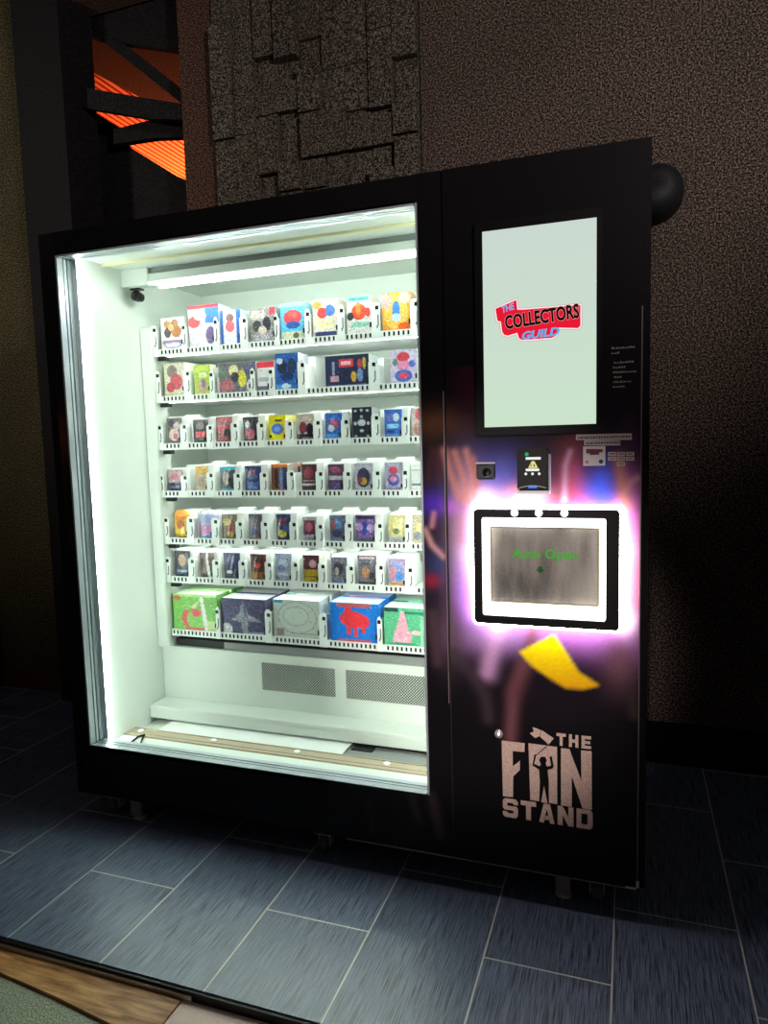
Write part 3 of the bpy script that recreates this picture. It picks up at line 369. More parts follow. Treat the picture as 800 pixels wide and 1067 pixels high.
# ------------------------------------------------------------------ vending machine
VM = empty('vending_machine', (.06, .42, 0)); tag(VM, 'large black trading card vending machine with lit glass front and touch screen', 'vending machine')
def part(mb, name, mats, parent=None, **kw):
    o = mb.build(name, mats, None, **kw); o.parent = parent or VM
    o.matrix_parent_inverse = Matrix.Translation(-VM.location) if parent is None else Matrix.Identity(4)
    return o
L_, R_, T_, B_ = -.872, .998, 1.991, .092      # machine outline
WL, WR, WT, WB = -.809, .414, 1.9183, .269     # window
cab = MB()
cab.box(L_, L_+.03, .0, .84, B_, T_).box(R_-.03, R_, .012, .84, B_, T_).box(L_+.03, R_-.03, .012, .84, T_-.03, T_)
cab.box(L_+.03, R_-.03, .012, .84, B_, B_+.03).box(L_+.03, R_-.03, .82, .84, B_+.03, T_-.03)
part(cab, 'cabinet_shell', BLACK)
# front door frame round the window
fr_ = MB()
fr_.box(L_+.0301, WL, 0, .011, B_, T_); fr_.box(WR, .479, 0, .011, B_, T_)
fr_.box(WL, WR, 0, .011, WT, T_); fr_.box(WL, WR, 0, .011, B_, WB)
part(fr_, 'glass_door_surround', BLACK)
part(MB().box(.979, .998, .002, .0118, B_+.004, T_), 'side_trim', BLACK)
part(MB().box(.9775, .9805, -.004, .0015, .12, 1.60), 'edge_strip', mat('dim_metal_edge', '#6f625e', .4, .6))
cb_ = MB().box(.950, .984, -.0045, -.0035, B_, B_+.006).box(.976, .984, -.0045, -.0035, B_, B_+.026)
part(cb_, 'corner_highlight', mat('pale_corner_metal', '#cfc4bc', .4, .3))  # pale metal corner, its highlight put into the colour
part(MB().box(.15, .979, -.0035, -.001, B_-.001, B_+.0025), 'bottom_edge_strip', mat('worn_bottom_edge', '#7b6a66', .4, .4))
part(MB().box(L_+.04, R_-.06, .10, .80, .055, B_), 'base_frame', RUBBER)

# printed control panel (vertex painted artwork)
def inside(px, pz, poly):
    r = False; j = len(poly)-1
    for i in range(len(poly)):
        xi, zi = poly[i]; xj, zj = poly[j]
        if (zi > pz) != (zj > pz) and px < (xj-xi)*(pz-zi)/(zj-zi)+xi: r = not r
        j = i
    return r
def segd(px, pz, a, b):
    vx, vz = b[0]-a[0], b[1]-a[1]; t = max(0, min(1, ((px-a[0])*vx+(pz-a[1])*vz)/(vx*vx+vz*vz+1e-9)))
    return math.hypot(px-a[0]-t*vx, pz-a[1]-t*vz)
def print_panel(x0, x1, z0, z1, yf, yb, name, step=.005):
    nx = max(2, int((x1-x0)/step)); nz = int((z1-z0)/step); m = MB(); cols = []
    bl = [(a, b, c, d, [min(.9, q*1.25) for q in lin(e)], f) for a, b, c, d, e, f in BLOBS]; st = [(p, r, lin(c), a) for p, r, c, a in STROKES]
    yel, org = lin('#f2de08'), lin('#e0a010')
    rg = random.Random(5)
    for j in range(nz+1):
        for i in range(nx+1):
            x = x0+(x1-x0)*i/nx; z = z0+(z1-z0)*j/nz; c = list(lin('#0e0d0f'))
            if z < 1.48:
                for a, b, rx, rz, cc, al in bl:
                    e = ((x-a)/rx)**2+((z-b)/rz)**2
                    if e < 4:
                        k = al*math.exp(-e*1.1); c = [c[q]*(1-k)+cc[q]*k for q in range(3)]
                for p, r, cc, al in st:
                    d = min(segd(x, z, p[q], p[q+1]) for q in range(len(p)-1))
                    if d < 2*r:
                        k = al*math.exp(-(d/r)**2*1.2); c = [c[q]*(1-k)+cc[q]*k for q in range(3)]
                if .6 < z < .8 and x > .6:
                    hits = sum(inside(x+dx, z+dz, CONFETTI) for dx in (-.004, 0, .004) for dz in (-.004, 0, .004))/9
                    if hits:
                        t = max(0, min(1, (.74-z)/.12)); y_ = [yel[q]*(1-t)+org[q]*t for q in range(3)]
                        c = [c[q]*(1-hits)+y_[q]*hits for q in range(3)]
            n = 1+.12*(rg.random()-.5)
            m.v.append((x, yf, z)); cols.append([v*n for v in c]+[1])
    for j in range(nz):
        for i in range(nx):
            a = j*(nx+1)+i; m.f.append((a, a+1, a+nx+2, a+nx+1)); m.mi.append(0)
    # thickness: sides and back
    b = len(m.v); m.v += [(x0, yf, z0), (x1, yf, z0), (x1, yf, z1), (x0, yf, z1), (x0, yb, z0), (x1, yb, z0), (x1, yb, z1), (x0, yb, z1)]
    for q in ((0,4,5,1),(1,5,6,2),(2,6,7,3),(3,7,4,0),(4,7,6,5)): m.f.append(tuple(b+i for i in q)); m.mi.append(0)
    cols += [[.004, .004, .004, 1]]*8
    me = bpy.data.meshes.new(name); me.from_pydata(m.v, [], m.f); me.materials.append(PRINT)
    ca = me.color_attributes.new('Col', 'FLOAT_COLOR', 'POINT'); ca.data.foreach_set('color', [v for c in cols for v in c])
    o = bpy.data.objects.new(name, me); col.objects.link(o); child(o, VM); return o
print_panel(.4845, .979, B_, T_-.001, -.003, .0118, 'control_panel')
print_panel(WR+.0005, .4785, B_+.001, T_-.001, -.001, -.0001, 'door_edge_colour')
print_panel(L_+.0301, WL-.0005, B_+.001, T_-.001, -.001, -.0001, 'door_edge_colour')  # left surround: dim red and blue blotches in the vertex colour
print_panel(.10, WR, B_+.001, WB-.004, -.001, -.0001, 'lower_door_print', .008)
part(MB().box(.479, .4845, .004, .0119, B_, T_), 'door_seam', mat('seam_dark', '#050505', .6))
part(MB().box(.4765, .4785, -.0022, -.0011, .55, 1.42), 'seam_edge', mat('seam_edge_metal', '#a58f98', .35, .5))

# window frame reveal (stepped aluminium profile)
wf = MB()
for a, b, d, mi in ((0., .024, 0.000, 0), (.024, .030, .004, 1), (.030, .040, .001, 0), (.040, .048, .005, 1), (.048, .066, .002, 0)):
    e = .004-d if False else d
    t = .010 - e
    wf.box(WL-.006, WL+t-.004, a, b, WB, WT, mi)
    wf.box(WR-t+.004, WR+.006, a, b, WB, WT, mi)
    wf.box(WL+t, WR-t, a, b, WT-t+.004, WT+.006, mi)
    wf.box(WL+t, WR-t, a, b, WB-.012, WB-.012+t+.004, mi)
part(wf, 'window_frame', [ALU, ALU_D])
part(MB().box(WL+.006, WR-.006, .026, .0295, WB+.004, WT-.004), 'window_pane', GLASS)

# white interior
XL, XR = -.80, .462
li = MB()
li.box(XL-.008, XL, .067, .80, .225, 1.935)            # left wall
li.box(XR, XR+.008, .067, .80, .225, 1.935)            # right wall
li.box(XL, XR, .067, .80, 1.935, 1.943)                # ceiling
li.box(XL, XR, .80, .808, .225, 1.935)                 # back
li.box(XL, XR, .067, .80, .217, .225)                  # floor
part(li, 'interior_liner', WHITE)
part(MB().box(XL+.0005, XL+.05, .386, .47, .508, 1.742), 'corner_post', WHITE, bevel=.003)
part(MB().box(XR-.05, XR-.0005, .386, .47, .508, 1.742), 'corner_post', WHITE, bevel=.003)
# lower service panel with two perforated vents
sp_ = MB().box(XL+.001, XR-.001, .412, .42, .226, .506).box(XL+.001, XR-.001, .42, .60, .498, .506)
part(sp_, 'service_panel', WHITE)
perf = mat('perforated_steel', '#b9bfba', .5); nt = perf.node_tree
tc = node(nt, 'ShaderNodeTexCoord'); mp = node(nt, 'ShaderNodeMapping'); mp.inputs['Rotation'].default_value = (0, math.radians(45), 0)
vo = node(nt, 'ShaderNodeTexVoronoi'); vo.inputs['Scale'].default_value = 135; vo.inputs['Randomness'].default_value = 0
cr = node(nt, 'ShaderNodeValToRGB'); cr.color_ramp.elements[0].position = .50; cr.color_ramp.elements[1].position = .55
cr.color_ramp.elements[0].color = (*lin('#1c1e1e'), 1); cr.color_ramp.elements[1].color = (*lin('#d3d9d3'), 1)
nt.links.new(tc.outputs['Object'], mp.inputs[0]); nt.links.new(mp.outputs[0], vo.inputs['Vector']); nt.links.new(vo.outputs['Distance'], cr.inputs[0]); nt.links.new(cr.outputs[0], nt.nodes['Principled BSDF'].inputs['Base Color'])
for a, b in ((-.354, -.054), (-.010, .41)):
    part(MB().box(a, b, .4095, .4119, .367, .473), 'vent_grille', perf)
part(MB().box(XL+.001, XR-.001, .312, .411, .283, .297).box(XL+.001, XR-.001, .312, .322, .249, .283), 'delivery_ledge', WHITE, bevel=.002)
part(MB().box(-.70, .042, .225, .345, .239, .243), 'drawer_plate', WHITE2)
part(MB().box(-.70, XR-.004, .3455, .41, .2255, .232), 'ledge_recess', mat('dark_recess', '#101010', .8))
part(MB().box(.042, XR-.004, .225, .3225, .228, .234), 'drawer_bed', GREYP)
part(MB().box(.052, .13, .285, .3222, .2342, .2375), 'drawer_opening', mat('drawer_black', '#080808', .7))
trk = MB().box(XL+.002, XR-.002, .157, .224, .2255, .2435).box(XL+.002, XR-.002, .160, .164, .2435, .2465).box(XL+.002, XR-.002, .182, .185, .2435, .2455).box(XL+.002, XR-.002, .219, .223, .2435, .2465)
part(trk, 'conveyor_track', BEIGE)
for x in (-.755, -.443, -.112, .212):
    part(MB().lathe([(.0, .0045), (.009, .004), (.012, .002), (.012, 0)], (x, .203, .2437), 'z', 16), 'track_button', mat('white_button', '#ffffff', .4), smooth=True)
part(MB().box(XL+.002, XR-.002, .0675, .156, .2255, .243), 'front_sill', WHITE)
ct = MB()
for p, q in (((-.715, .085, .2475), (-.725, .15, .2475)), ((-.725, .15, .2475), (-.708, .162, .251)), ((-.708, .162, .251), (-.683, .11, .2475))): ct.tube(p, q, .0035, n=8)
part(ct, 'cable_loop', RUBBER)
# upper light housing
hs = MB().box(XL+.001, -.683, .30, .312, 1.876, 1.9345).box(-.683, XR-.001, .302, .312, 1.884, 1.912)
hs.box(XL+.001, XR-.001, .312, .372, 1.884, 1.888)
part(hs, 'light_housing', WHITE, bevel=.001)
part(MB().box(-.683, XR-.01, .316, .37, 1.889, 1.9345), 'housing_gap', GREYP)
part(MB().tube((-.665, .345, 1.874), (XR-.012, .345, 1.878), .0055, n=12), 'light_tube', TUBE, smooth=True)
part(MB().box(XL+.001, XR-.001, .20, .212, 1.926, 1.9348), 'ceiling_reflection_strip', mat('cream_reflection', '#e6dfb4', .4))  # cream ridge, a warm ceiling reflection put into its colour
cm = MB().lathe([(.004, .028), (.016, .02), (.019, 0), (.017, -.018), (.008, -.026)], (-.758, .335, 1.845), 'y', 16).box(-.775, -.735, .315, .345, 1.866, 1.872).box(-.764, -.752, .325, .34, 1.85, 1.868)
part(cm, 'interior_camera', BLACKP, smooth=False)
for x, n in ((XL+.0065, 'a'), (XR-.0065, 'b')):
    part(MB().box(x-.004, x+.004, .071, .080, .26, 1.93), 'upright_light_strip', LEDV)
    part(MB().box(*((XL, XL+.0125) if n == 'a' else (XR-.0125, XR)), .0668, .0695, .245, 1.934), 'light_strip_shade', ALU)

# shelves -----------------------------------------------------------------
SX0, SX1 = -.745, .4115
rows = {}
for it in ITEMS: rows.setdefault(it[0], []).append(it)
PITCH = .0168
for r, zs in SHELF_Z.items():
    its = sorted(rows[r], key=lambda q: q[1])
    # divider bands sit just right of every item
    bands = []
    for k, q in enumerate(its):
        nxt = its[k+1][1] if k+1 < len(its) else q[2]+.04
        a = q[2]+.003; b = min(nxt-.004, a+.030)
        if b-a < .014: a = b-.018
        if b < .40: bands.append((a, b))
    bands.insert(0, (its[0][1]-.040, its[0][1]-.010))
    m = MB()
    m.box(SX0, SX1, .412, .72, zs+.004, zs+.016)                    # tray
    m.box(SX0, SX1, .404, .412, zs, zs+.0255)                       # front rail
    x = SX0+.012
    while x < SX1-.01:
        if not any(a-.004 < x < b+.004 for a, b in bands):
            m.box(x-.0032, x+.0032, .4028, .4042, zs+.0075, zs+.0215, 1)
        x += PITCH
    sh = part(m, 'shelf', [WHITE2, BLACKP])
    zt = its[0][4]
    for k, (a, b) in enumerate(bands):
        h = min(max(.075, (its[min(max(k-1,0), len(its)-1)][4]-zs)*.80), .125)
        d = MB()
        cx = (a+b)/2
        out = [(a, zs+.0), (b, zs+.0), (b, zs+h*.86), (b-.006, zs+h), (a+.006, zs+h), (a, zs+h*.92)]
        d.prism_xz(out, .4005, .4035)
        if all(abs(cx-q[1]) > .0025 and not (q[1]-.002 < cx < q[2]+.002) for q in its): d.box(cx-.0015, cx+.0015, .4036, .62, zs+.0165, zs+h*.9)
        d.box(b-.0155, b-.004, .3990, .4006, zs+h*.80, zs+h*.80+.0125, 1)
        d.box(b-.0075, b-.004, .3992, .4006, zs+h*.36, zs+h*.66, 2); d.box(b-.0115, b-.0075, .3992, .4006, zs+h*.30, zs+h*.37, 2)
        d.box(a-.007, a+.0015, .4020, .4037, zs+h*.34, zs+h*.48, 1)  # black mark painting in the dark line of shade beside the pack
        o = d.build('lane_divider', [WHITE2, BLACKP, ALU_D]); o.parent = sh
    # pusher blocks behind the queue
    for q in its:
        if q[5] == 'etb' or r == 1 or q[8] in ('#e2d21f', '#7a4630'): continue
        y_ = {'box': .506, 'can': .485, 'pouch': .448}.get(q[5], .432)
        nx_ = min([w[1] for w in its if w[1] > q[1]+.001]+[.41])
        p = MB().box(q[1]-.001, min(q[2]+.022, nx_-.003), y_, y_+.10, zs+.0165, q[4]+(.004 if q[5] == 'pack' else -.008))
        if q[5] == 'pack' : p.box(q[1]+.004, q[2]+.006, y_+.101, y_+.125, zs+.0165, q[4]+.014)
        o = p.build('pusher', CARDTOP, bevel=.0015); o.parent = sh
    if r < 7:
        o = MB().box(SX0+.03, SX1-.01, .424, .432, zs+.0005, zs+.0038).build('shelf_light_strip', LEDS); o.parent = sh
        for a in (SX0+.006,):
            o = MB().box(a, a+.035, .407, .43, zs-.016, zs-.0005).build('strip_connector', BLACKP); o.parent = sh
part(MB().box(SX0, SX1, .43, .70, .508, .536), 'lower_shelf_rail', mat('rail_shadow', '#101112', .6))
part(MB().box(-.52, SX1, .421, .4295, .508, .536), 'rail_cover', GREYP)

# stock ---------------------------------------------------------------------
def art(ops, bg, nx, nz, seed):
    rg = random.Random(seed); base = lin(bg); g = [[list(base) for _ in range(nx)] for _ in range(nz)]
    amt = 0
    for op in ops:
        if op[0] == 'n': amt = max(amt, op[1]); continue
        c = lin(op[-1])
        for j in range(nz):
            for i in range(nx):
                u, v = (i+.5)/nx, (j+.5)/nz
                if op[0] == 'r': h = op[1] <= u <= op[3] and op[2] <= v <= op[4]
                elif op[0] == 'e': h = ((u-op[1])/op[3])**2+((v-op[2])/op[4])**2 <= 1
                else: h = inside(u, v, list(zip(op[1:9:2], op[2:9:2])))
                if h: g[j][i] = list(c)
    # printed fine detail: small darker, lighter and tinted flecks
    for _ in range(int(nx*nz*amt*.6)):
        i, j = rg.randrange(nx), rg.randrange(nz); k = rg.choice([.4, .6, .7, 1.3, 1.6, 2.]); t = [rg.uniform(.75, 1.25) for _ in range(3)]
        for di in range(rg.choice([1, 2])):
            if i+di < nx: g[j][i+di] = [min(.85, g[j][i+di][q]*k*t[q]+.01*k) for q in range(3)]
    return g
def product(it, idx):
    row, x0, x1, z0, z1, kind, label, cat, bg, ops = it
    w, h = x1-x0, z1-z0; dep = {'box': .085, 'etb': .088, 'pack': .010, 'pouch': .026, 'can': w}[kind]
    nx, nz = {'etb': (56, 50)}.get(kind, (max(14, int(w/.0024)), max(20, int(h/.0024))))
    g = art(ops, bg, nx, nz, idx)
    V, F, C = [], [], []
    def colr(i, j): return g[min(nz-1, max(0, j))][min(nx-1, max(0, i))]
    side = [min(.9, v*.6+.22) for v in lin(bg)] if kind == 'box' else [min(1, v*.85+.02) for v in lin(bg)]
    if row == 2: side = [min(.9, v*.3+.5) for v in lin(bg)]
    if kind == 'etb' or kind == 'box': topc_lit = [min(.8, v*.45+.42) for v in lin(bg)]  # tops whitened: strong light from above put into the colour
    if kind in ('box', 'etb'):
        for j in range(nz+1):
            for i in range(nx+1):
                V.append((-w/2+w*i/nx, 0, h-h*j/nz)); C.append(colr(i, j))
        for j in range(nz):
            for i in range(nx):
                a = j*(nx+1)+i; F.append((a, a+nx+1, a+nx+2, a+1))
        b = len(V); q = [(-w/2, 0, 0), (w/2, 0, 0), (w/2, 0, h), (-w/2, 0, h), (-w/2, dep, 0), (w/2, dep, 0), (w/2, dep, h), (-w/2, dep, h)]
        faces = [((1,5,6,2), side), ((0,3,7,4), side), ((3,2,6,7), topc_lit), ((0,4,5,1), side), ((4,7,6,5), side)]
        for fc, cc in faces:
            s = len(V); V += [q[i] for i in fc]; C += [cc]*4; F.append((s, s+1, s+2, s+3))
    elif kind == 'can':
        n = 28; prof = [(.0, 0), (.38, 0), (.48, .03), (.5, .07), (.5, .86), (.44, .95), (.36, .97), (.36, 1.0), (.30, .985), (0, .985)]
        pr_ = []
        for k in range(len(prof)-1):
            (r0, h0), (r1, h1) = prof[k], prof[k+1]
            st = 22 if k == 3 else 1
            for s in range(st): pr_.append((r0+(r1-r0)*s/st, h0+(h1-h0)*s/st))
        pr_.append(prof[-1])
        for (r_, hh) in pr_:
            for k in range(n):
                t = 2*math.pi*k/n; V.append((r_*w*math.cos(t), w/2+r_*w*math.sin(t), hh*h))
                u = .5+.5*math.cos(t); C.append(colr(int(u*nx), int((1-hh)*nz)) if r_ > .43 else [.6, .6, .62])
        for i in range(len(pr_)-1):
            for k in range(n): F.append((i*n+k, i*n+(k+1)%n, (i+1)*n+(k+1)%n, (i+1)*n+k))
    else:  # foil pack / pouch: pillow with crimped top and bottom hems
        rnd = .30 if kind == 'pouch' else 0
        for sgn in (-1, 1):
            for j in range(nz+1):
                v = j/nz
                for i in range(nx+1):
                    u = i/nx
                    wd = 1-.018*math.sin(math.pi*v)*(kind == 'pack')
                    if rnd:
                        e = min(v, 1-v)/rnd*1.4
                        if e < 1: wd = math.sqrt(max(.08, 1-(1-e)**2))
                    x = (u-.5)*w*wd
                    e = max(0, min(1, (min(v, 1-v)-.06)/.16)); pu = max(0, 1-abs(2*u-1)**2.5)*e
                    zig = .0006*(1 if (j % 2) else -1) if min(v, 1-v) < .06 else .0005*math.sin(23*u+9*v)
                    V.append((x, dep/2+sgn*(dep/2*pu+.0006)+zig, h*(1-v))); C.append(colr(i, j) if sgn < 0 else side)
        S = (nx+1)*(nz+1)
        for sgn in (0, 1):
            for j in range(nz):
                for i in range(nx):
                    a = sgn*S+j*(nx+1)+i; F.append((a, a+nx+1, a+nx+2, a+1) if sgn == 0 else (a, a+1, a+nx+2, a+nx+1))
        for j in range(nz):
            a = j*(nx+1); F.append((a, a+S, a+nx+1+S, a+nx+1)); a += nx; F.append((a, a+nx+1, a+nx+1+S, a+S))
        for i in range(nx):
            F.append((i, i+1, i+1+S, i+S)); a = nz*(nx+1)+i; F.append((a, a+S, a+1+S, a+1))
    nm = {'box': 'card_box', 'etb': 'card_box', 'pack': 'card_pack', 'pouch': 'snack_pouch', 'can': 'drink_can'}[kind]
    me = bpy.data.meshes.new(nm); me.from_pydata(V, [], F); me.materials.append(FOIL if kind in ('pack', 'can', 'pouch') else CARD)
    ca = me.color_attributes.new('Col', 'FLOAT_COLOR', 'POINT'); ca.data.foreach_set('color', [t for c in C for t in (*c, 1)])
    if kind in ('can', 'pack', 'pouch'):
        for p in me.polygons: p.use_smooth = True
    o = bpy.data.objects.new(nm, me); col.objects.link(o); zt_ = z0-.0015 if False else z0-.0018
    o.location = ((x0+x1)/2, .4145, zt_); o.rotation_euler.z = 0
    tag(o, label, cat, {1: 'card boxes on the top shelf', 2: 'card boxes on the second shelf', 7: 'large card boxes on the bottom shelf'}.get(row, 'products on the middle shelves'))
    # the queue standing behind
    lim = 1 if (row in (1, 7) or bg in ('#e2d21f', '#7a4630')) else 0
    gap = {'pack': .05, 'pouch': .055, 'can': .06, 'box': .105, 'etb': .112}[kind]
    nm2 = label.split(',')[0]
    short = ' '.join(nm2.split()[:12])
    for k in range(1, lim+1):
        if row == 1 and kind == 'box' and idx % 2: break
        c = o.copy(); c.location.y += gap*k; col.objects.link(c)
        c['label'] = ('copy queued behind the ' + short) ; c['group'] = 'copies queued behind the ' + short
    return o
for i, it in enumerate(ITEMS): product(it, i)

# ------------------------------------------------------------------ touch screen
part(MB().box(.568, .884, -.012, -.0031, 1.296, 1.842), 'screen_bezel', BLACKP, bevel=.002)
SCR = bpy.data.materials.new('screen_image'); SCR.use_nodes = True; nt = SCR.node_tree; b = nt.nodes['Principled BSDF']
b.inputs['Base Color'].default_value = (.02, .02, .02, 1); b.inputs['Roughness'].default_value = .1
tc = node(nt, 'ShaderNodeTexCoord'); sp = node(nt, 'ShaderNodeSeparateXYZ'); cr = node(nt, 'ShaderNodeValToRGB'); mr = node(nt, 'ShaderNodeMapRange')
mr.inputs['From Min'].default_value = 1.3186; mr.inputs['From Max'].default_value = 1.818
cr.color_ramp.elements[0].color = (*lin('#cbe3cb'), 1); cr.color_ramp.elements[1].color = (*lin('#c9d8cf'), 1)
nt.links.new(tc.outputs['Object'], sp.inputs[0]); nt.links.new(sp.outputs[2], mr.inputs[0]); nt.links.new(mr.outputs[0], cr.inputs[0]); nt.links.new(cr.outputs[0], b.inputs['Emission Color'])
b.inputs['Emission Strength'].default_value = .86
screen = part(MB().box(.5905, .8724, -.0125, -.0119, 1.3186, 1.818), 'screen', SCR)
def emat(n, c, s=1.): return mat(n, '#020202', .3, spec=.1, emit=c, strength=s)
def grow(pts, d):
    n = len(pts); out = []; A = sum(pts[i][0]*pts[(i+1) % n][1]-pts[(i+1) % n][0]*pts[i][1] for i in range(n)); sg = 1 if A > 0 else -1
    for i in range(n):
        p, q, r = Vector(pts[i-1]), Vector(pts[i]), Vector(pts[(i+1) % n])
        e1 = (q-p).normalized(); e2 = (r-q).normalized()
        n1 = Vector((e1.y, -e1.x))*sg; n2 = Vector((e2.y, -e2.x))*sg; nn = (n1+n2)
        nn = nn/max(.6, nn.length**2/2) if nn.length > 1e-4 else n1
        out.append((q.x+nn.x*d, q.y+nn.y*d))
    return out
badge = child(MB().prism_xz(grow(BADGE, .0028), -.01275, -.0125).build('badge_shadow', emat('badge_grey_edge', '#8a8f8c')), VM)
badge.parent = screen; badge.matrix_parent_inverse = Matrix.Identity(4)
def onscreen(mb, name, m):
    o = mb.build(name, m); o.parent = screen; return o
onscreen(MB().prism_xz(grow(BADGE, .0018), -.01295, -.01276), 'badge_outline', emat('badge_white', '#f3dada'))
onscreen(MB().prism_xz(grow(BADGE, -.0016), -.0132, -.01296), 'badge', emat('badge_red', '#d81830'))
onscreen(text_mb('COLLECTORS', .6455, .8325, 1.573, 1.6110, -.01335, bold=.06, rot=.078), 'badge_lettering', emat('badge_text_rim', '#e88a8e'))
onscreen(text_mb('COLLECTORS', .6465, .8315, 1.574, 1.6100, -.0135, bold=.035, rot=.078), 'badge_lettering', emat('badge_black', '#0a0608'))
onscreen(text_mb('GUILD', .690, .784, 1.540, 1.561, -.0135, bold=.035, shear=.25, rot=.06), 'badge_lettering', emat('badge_blue', '#5ba4e0'))
onscreen(text_mb('THE', .639, .672, 1.613, 1.630, -.0135, bold=.03, shear=.2, rot=.22), 'badge_lettering', emat('badge_blue2', '#7ba4d8'))
# small grey notice beside the screen
nm_ = MB(); z = 1.505; rg = random.Random(2)
lines = [(.908, .966), (.908, .930), (0, 0), (.914, .964), (.912, .944), (.912, .966), (.914, .932), (.912, .955), (.912, .942)]
for a, b in lines:
    x = a
    while x < b-.003:
        l = rg.uniform(.002, .006); nm_.box(x, min(b, x+l), -.0036, -.0031, z-.0045, z-.0045+rg.uniform(.0025, .005)); x += l+.0016
    z -= .0118
part(nm_, 'printed_notice', mat('grey_ink', '#77706e', .7))

# sensor, card reader, stickers, lock
sn = part(MB().box(.566, .616, -.009, -.0031, 1.181, 1.222), 'scanner', mat('dark_scanner', '#26242a', .4), bevel=.003)
o = MB().lathe([(.0, -.003), (.009, -.003), (.012, 0), (.012, .002)], (.594, -.0105, 1.199), 'y', 20).build('scanner_lens', BLACKP, smooth=True); o.parent = sn
o = MB().box(.565, .617, -.013, -.0031, 1.2225, 1.2265).build('scanner_hood', mat('pale_hood', '#c9c4cc', .4)); o.parent = sn
rd = part(MB().box(.677, .757, -.032, -.0031, 1.152, 1.262), 'card_reader', BLACKP, bevel=.005)
def sub(mb, n, m, par, **k):
    o = mb.build(n, m, **k); o.parent = par; return o
WI = emat('icon_white', '#efeeea', .9)
sub(MB().box(.700, .738, -.0329, -.0321, 1.232, 1.2385), 'icon_bar', WI, rd)
sub(MB().box(.700, .734, -.0329, -.0321, 1.2025, 1.209), 'icon_bar', WI, rd)
for x in (.702, .719, .736): sub(MB().lathe([(0, -.0008), (.0035, -.0008), (.0035, 0)], (x-.002, -.0321, 1.1955), 'y', 14), 'icon_dot', WI, rd)
sub(MB().prism_xz([(.706, 1.2105), (.731, 1.2105), (.722, 1.228), (.715, 1.228)], -.0330, -.0322), 'warning_triangle', emat('icon_yellow', '#e2d98a', .9), rd)
sub(MB().prism_xz([(.7125, 1.2145), (.7145, 1.2145), (.7145, 1.2225), (.7125, 1.2205)], -.0335, -.0331).prism_xz([(.7200, 1.2145), (.7235, 1.2145), (.7230, 1.2185), (.7200, 1.2215)], -.0335, -.0331), 'triangle_mark', BLACKP, rd)
sub(MB().lathe([(0, -.001), (.004, -.001), (.005, 0)], (.7025, -.0321, 1.246), 'y', 14), 'status_light', emat('icon_green', '#22a060', 1.), rd)
lp = MB()
for k in range(12):
    t0, t1 = k/12, (k+1)/12
    def zz(t): return 1.160+.006*math.sin(math.pi*t)
    lp.prism_xz([(.682+.070*t0, zz(t0)-.0018), (.682+.070*t1, zz(t1)-.0018), (.682+.070*t1, zz(t1)), (.682+.070*t0, zz(t0))], -.0345, -.0322)
sub(lp, 'reader_lip', mat('silver_lip', '#a7a9ad', .35, .5), rd)
sub(MB().box(.706, .728, -.0335, -.0322, 1.1585, 1.164), 'reader_slot_light', emat('icon_blue', '#3f6fd8', 1.2), rd)
sub(MB().box(.676, .760, -.033, -.0031, 1.1435, 1.1515), 'reader_base', mat('pale_reader_base', '#e6e4ea', .4), rd, bevel=.001)
sub(MB().box(.7575, .7605, -.030, -.0031, 1.152, 1.245), 'reader_side_rim', mat('pale_reader_rim', '#b9b4c6', .35), rd)
STK = mat('pale_sticker', '#c4b4b0', .6); INK = mat('sticker_ink', '#5a4448', .7)
st1 = part(MB().prism_xz([(.823, 1.279), (.957, 1.276), (.957, 1.292), (.823, 1.2935)], -.0038, -.0031).prism_xz([(.843, 1.2655), (.930, 1.2625), (.930, 1.2755), (.843, 1.2785)], -.0038, -.0031), 'instruction_sticker', STK)
ink = MB(); rg = random.Random(8)
for a, b, z in ((.828, .952, 1.2815), (.848, .926, 1.2675)):
    x = a
    while x < b:
        l = rg.uniform(.003, .006); ink.box(x, x+l, -.0041, -.00385, z, z+.0055); x += l+.0018
sub(ink, 'sticker_writing', INK, st1)
st2 = part(MB().box(.8405, .8945, -.0038, -.0031, 1.213, 1.2625), 'square_sticker', mat('white_sticker', '#d6cdd2', .6))
sk = MB().prism_xz([(.848, 1.244), (.888, 1.247), (.889, 1.254), (.848, 1.256)], -.0042, -.00385).prism_xz([(.857, 1.240), (.880, 1.241), (.880, 1.246), (.857, 1.246)], -.0042, -.00385)
sub(sk, 'sticker_emblem', mat('dark_red_ink', '#6c2434', .6), st2)
sub(MB().lathe([(0, -.0004), (.0048, -.0004), (.0048, 0)], (.850, -.00385, 1.2225), 'y', 12), 'sticker_dot', mat('pink_ink', '#d08080', .6), st2)
sub(MB().lathe([(0, -.0004), (.0055, -.0004), (.0055, 0)], (.884, -.00385, 1.2235), 'y', 12), 'sticker_dot', mat('navy_ink', '#2a3458', .6), st2)
for (x, z) in ((.901, 1.2375), (.9225, 1.237), (.944, 1.2365), (.901, 1.2255), (.9225, 1.225), (.944, 1.2245), (.9225, 1.2115)):
    k = part(MB().box(x, x+.019, -.0037, -.0031, z, z+.0095), 'label_tag', STK)
    sub(MB().box(x+.003, x+.016, -.004, -.00375, z+.0035, z+.006), 'tag_mark', INK, k)
part(MB().lathe([(0, -.014), (.006, -.014), (.011, -.010), (.0125, -.003)], (.6175, 0, .479), 'y', 20), 'lock', mat('polished_lock', '#cfcac6', .25, .6), smooth=True)

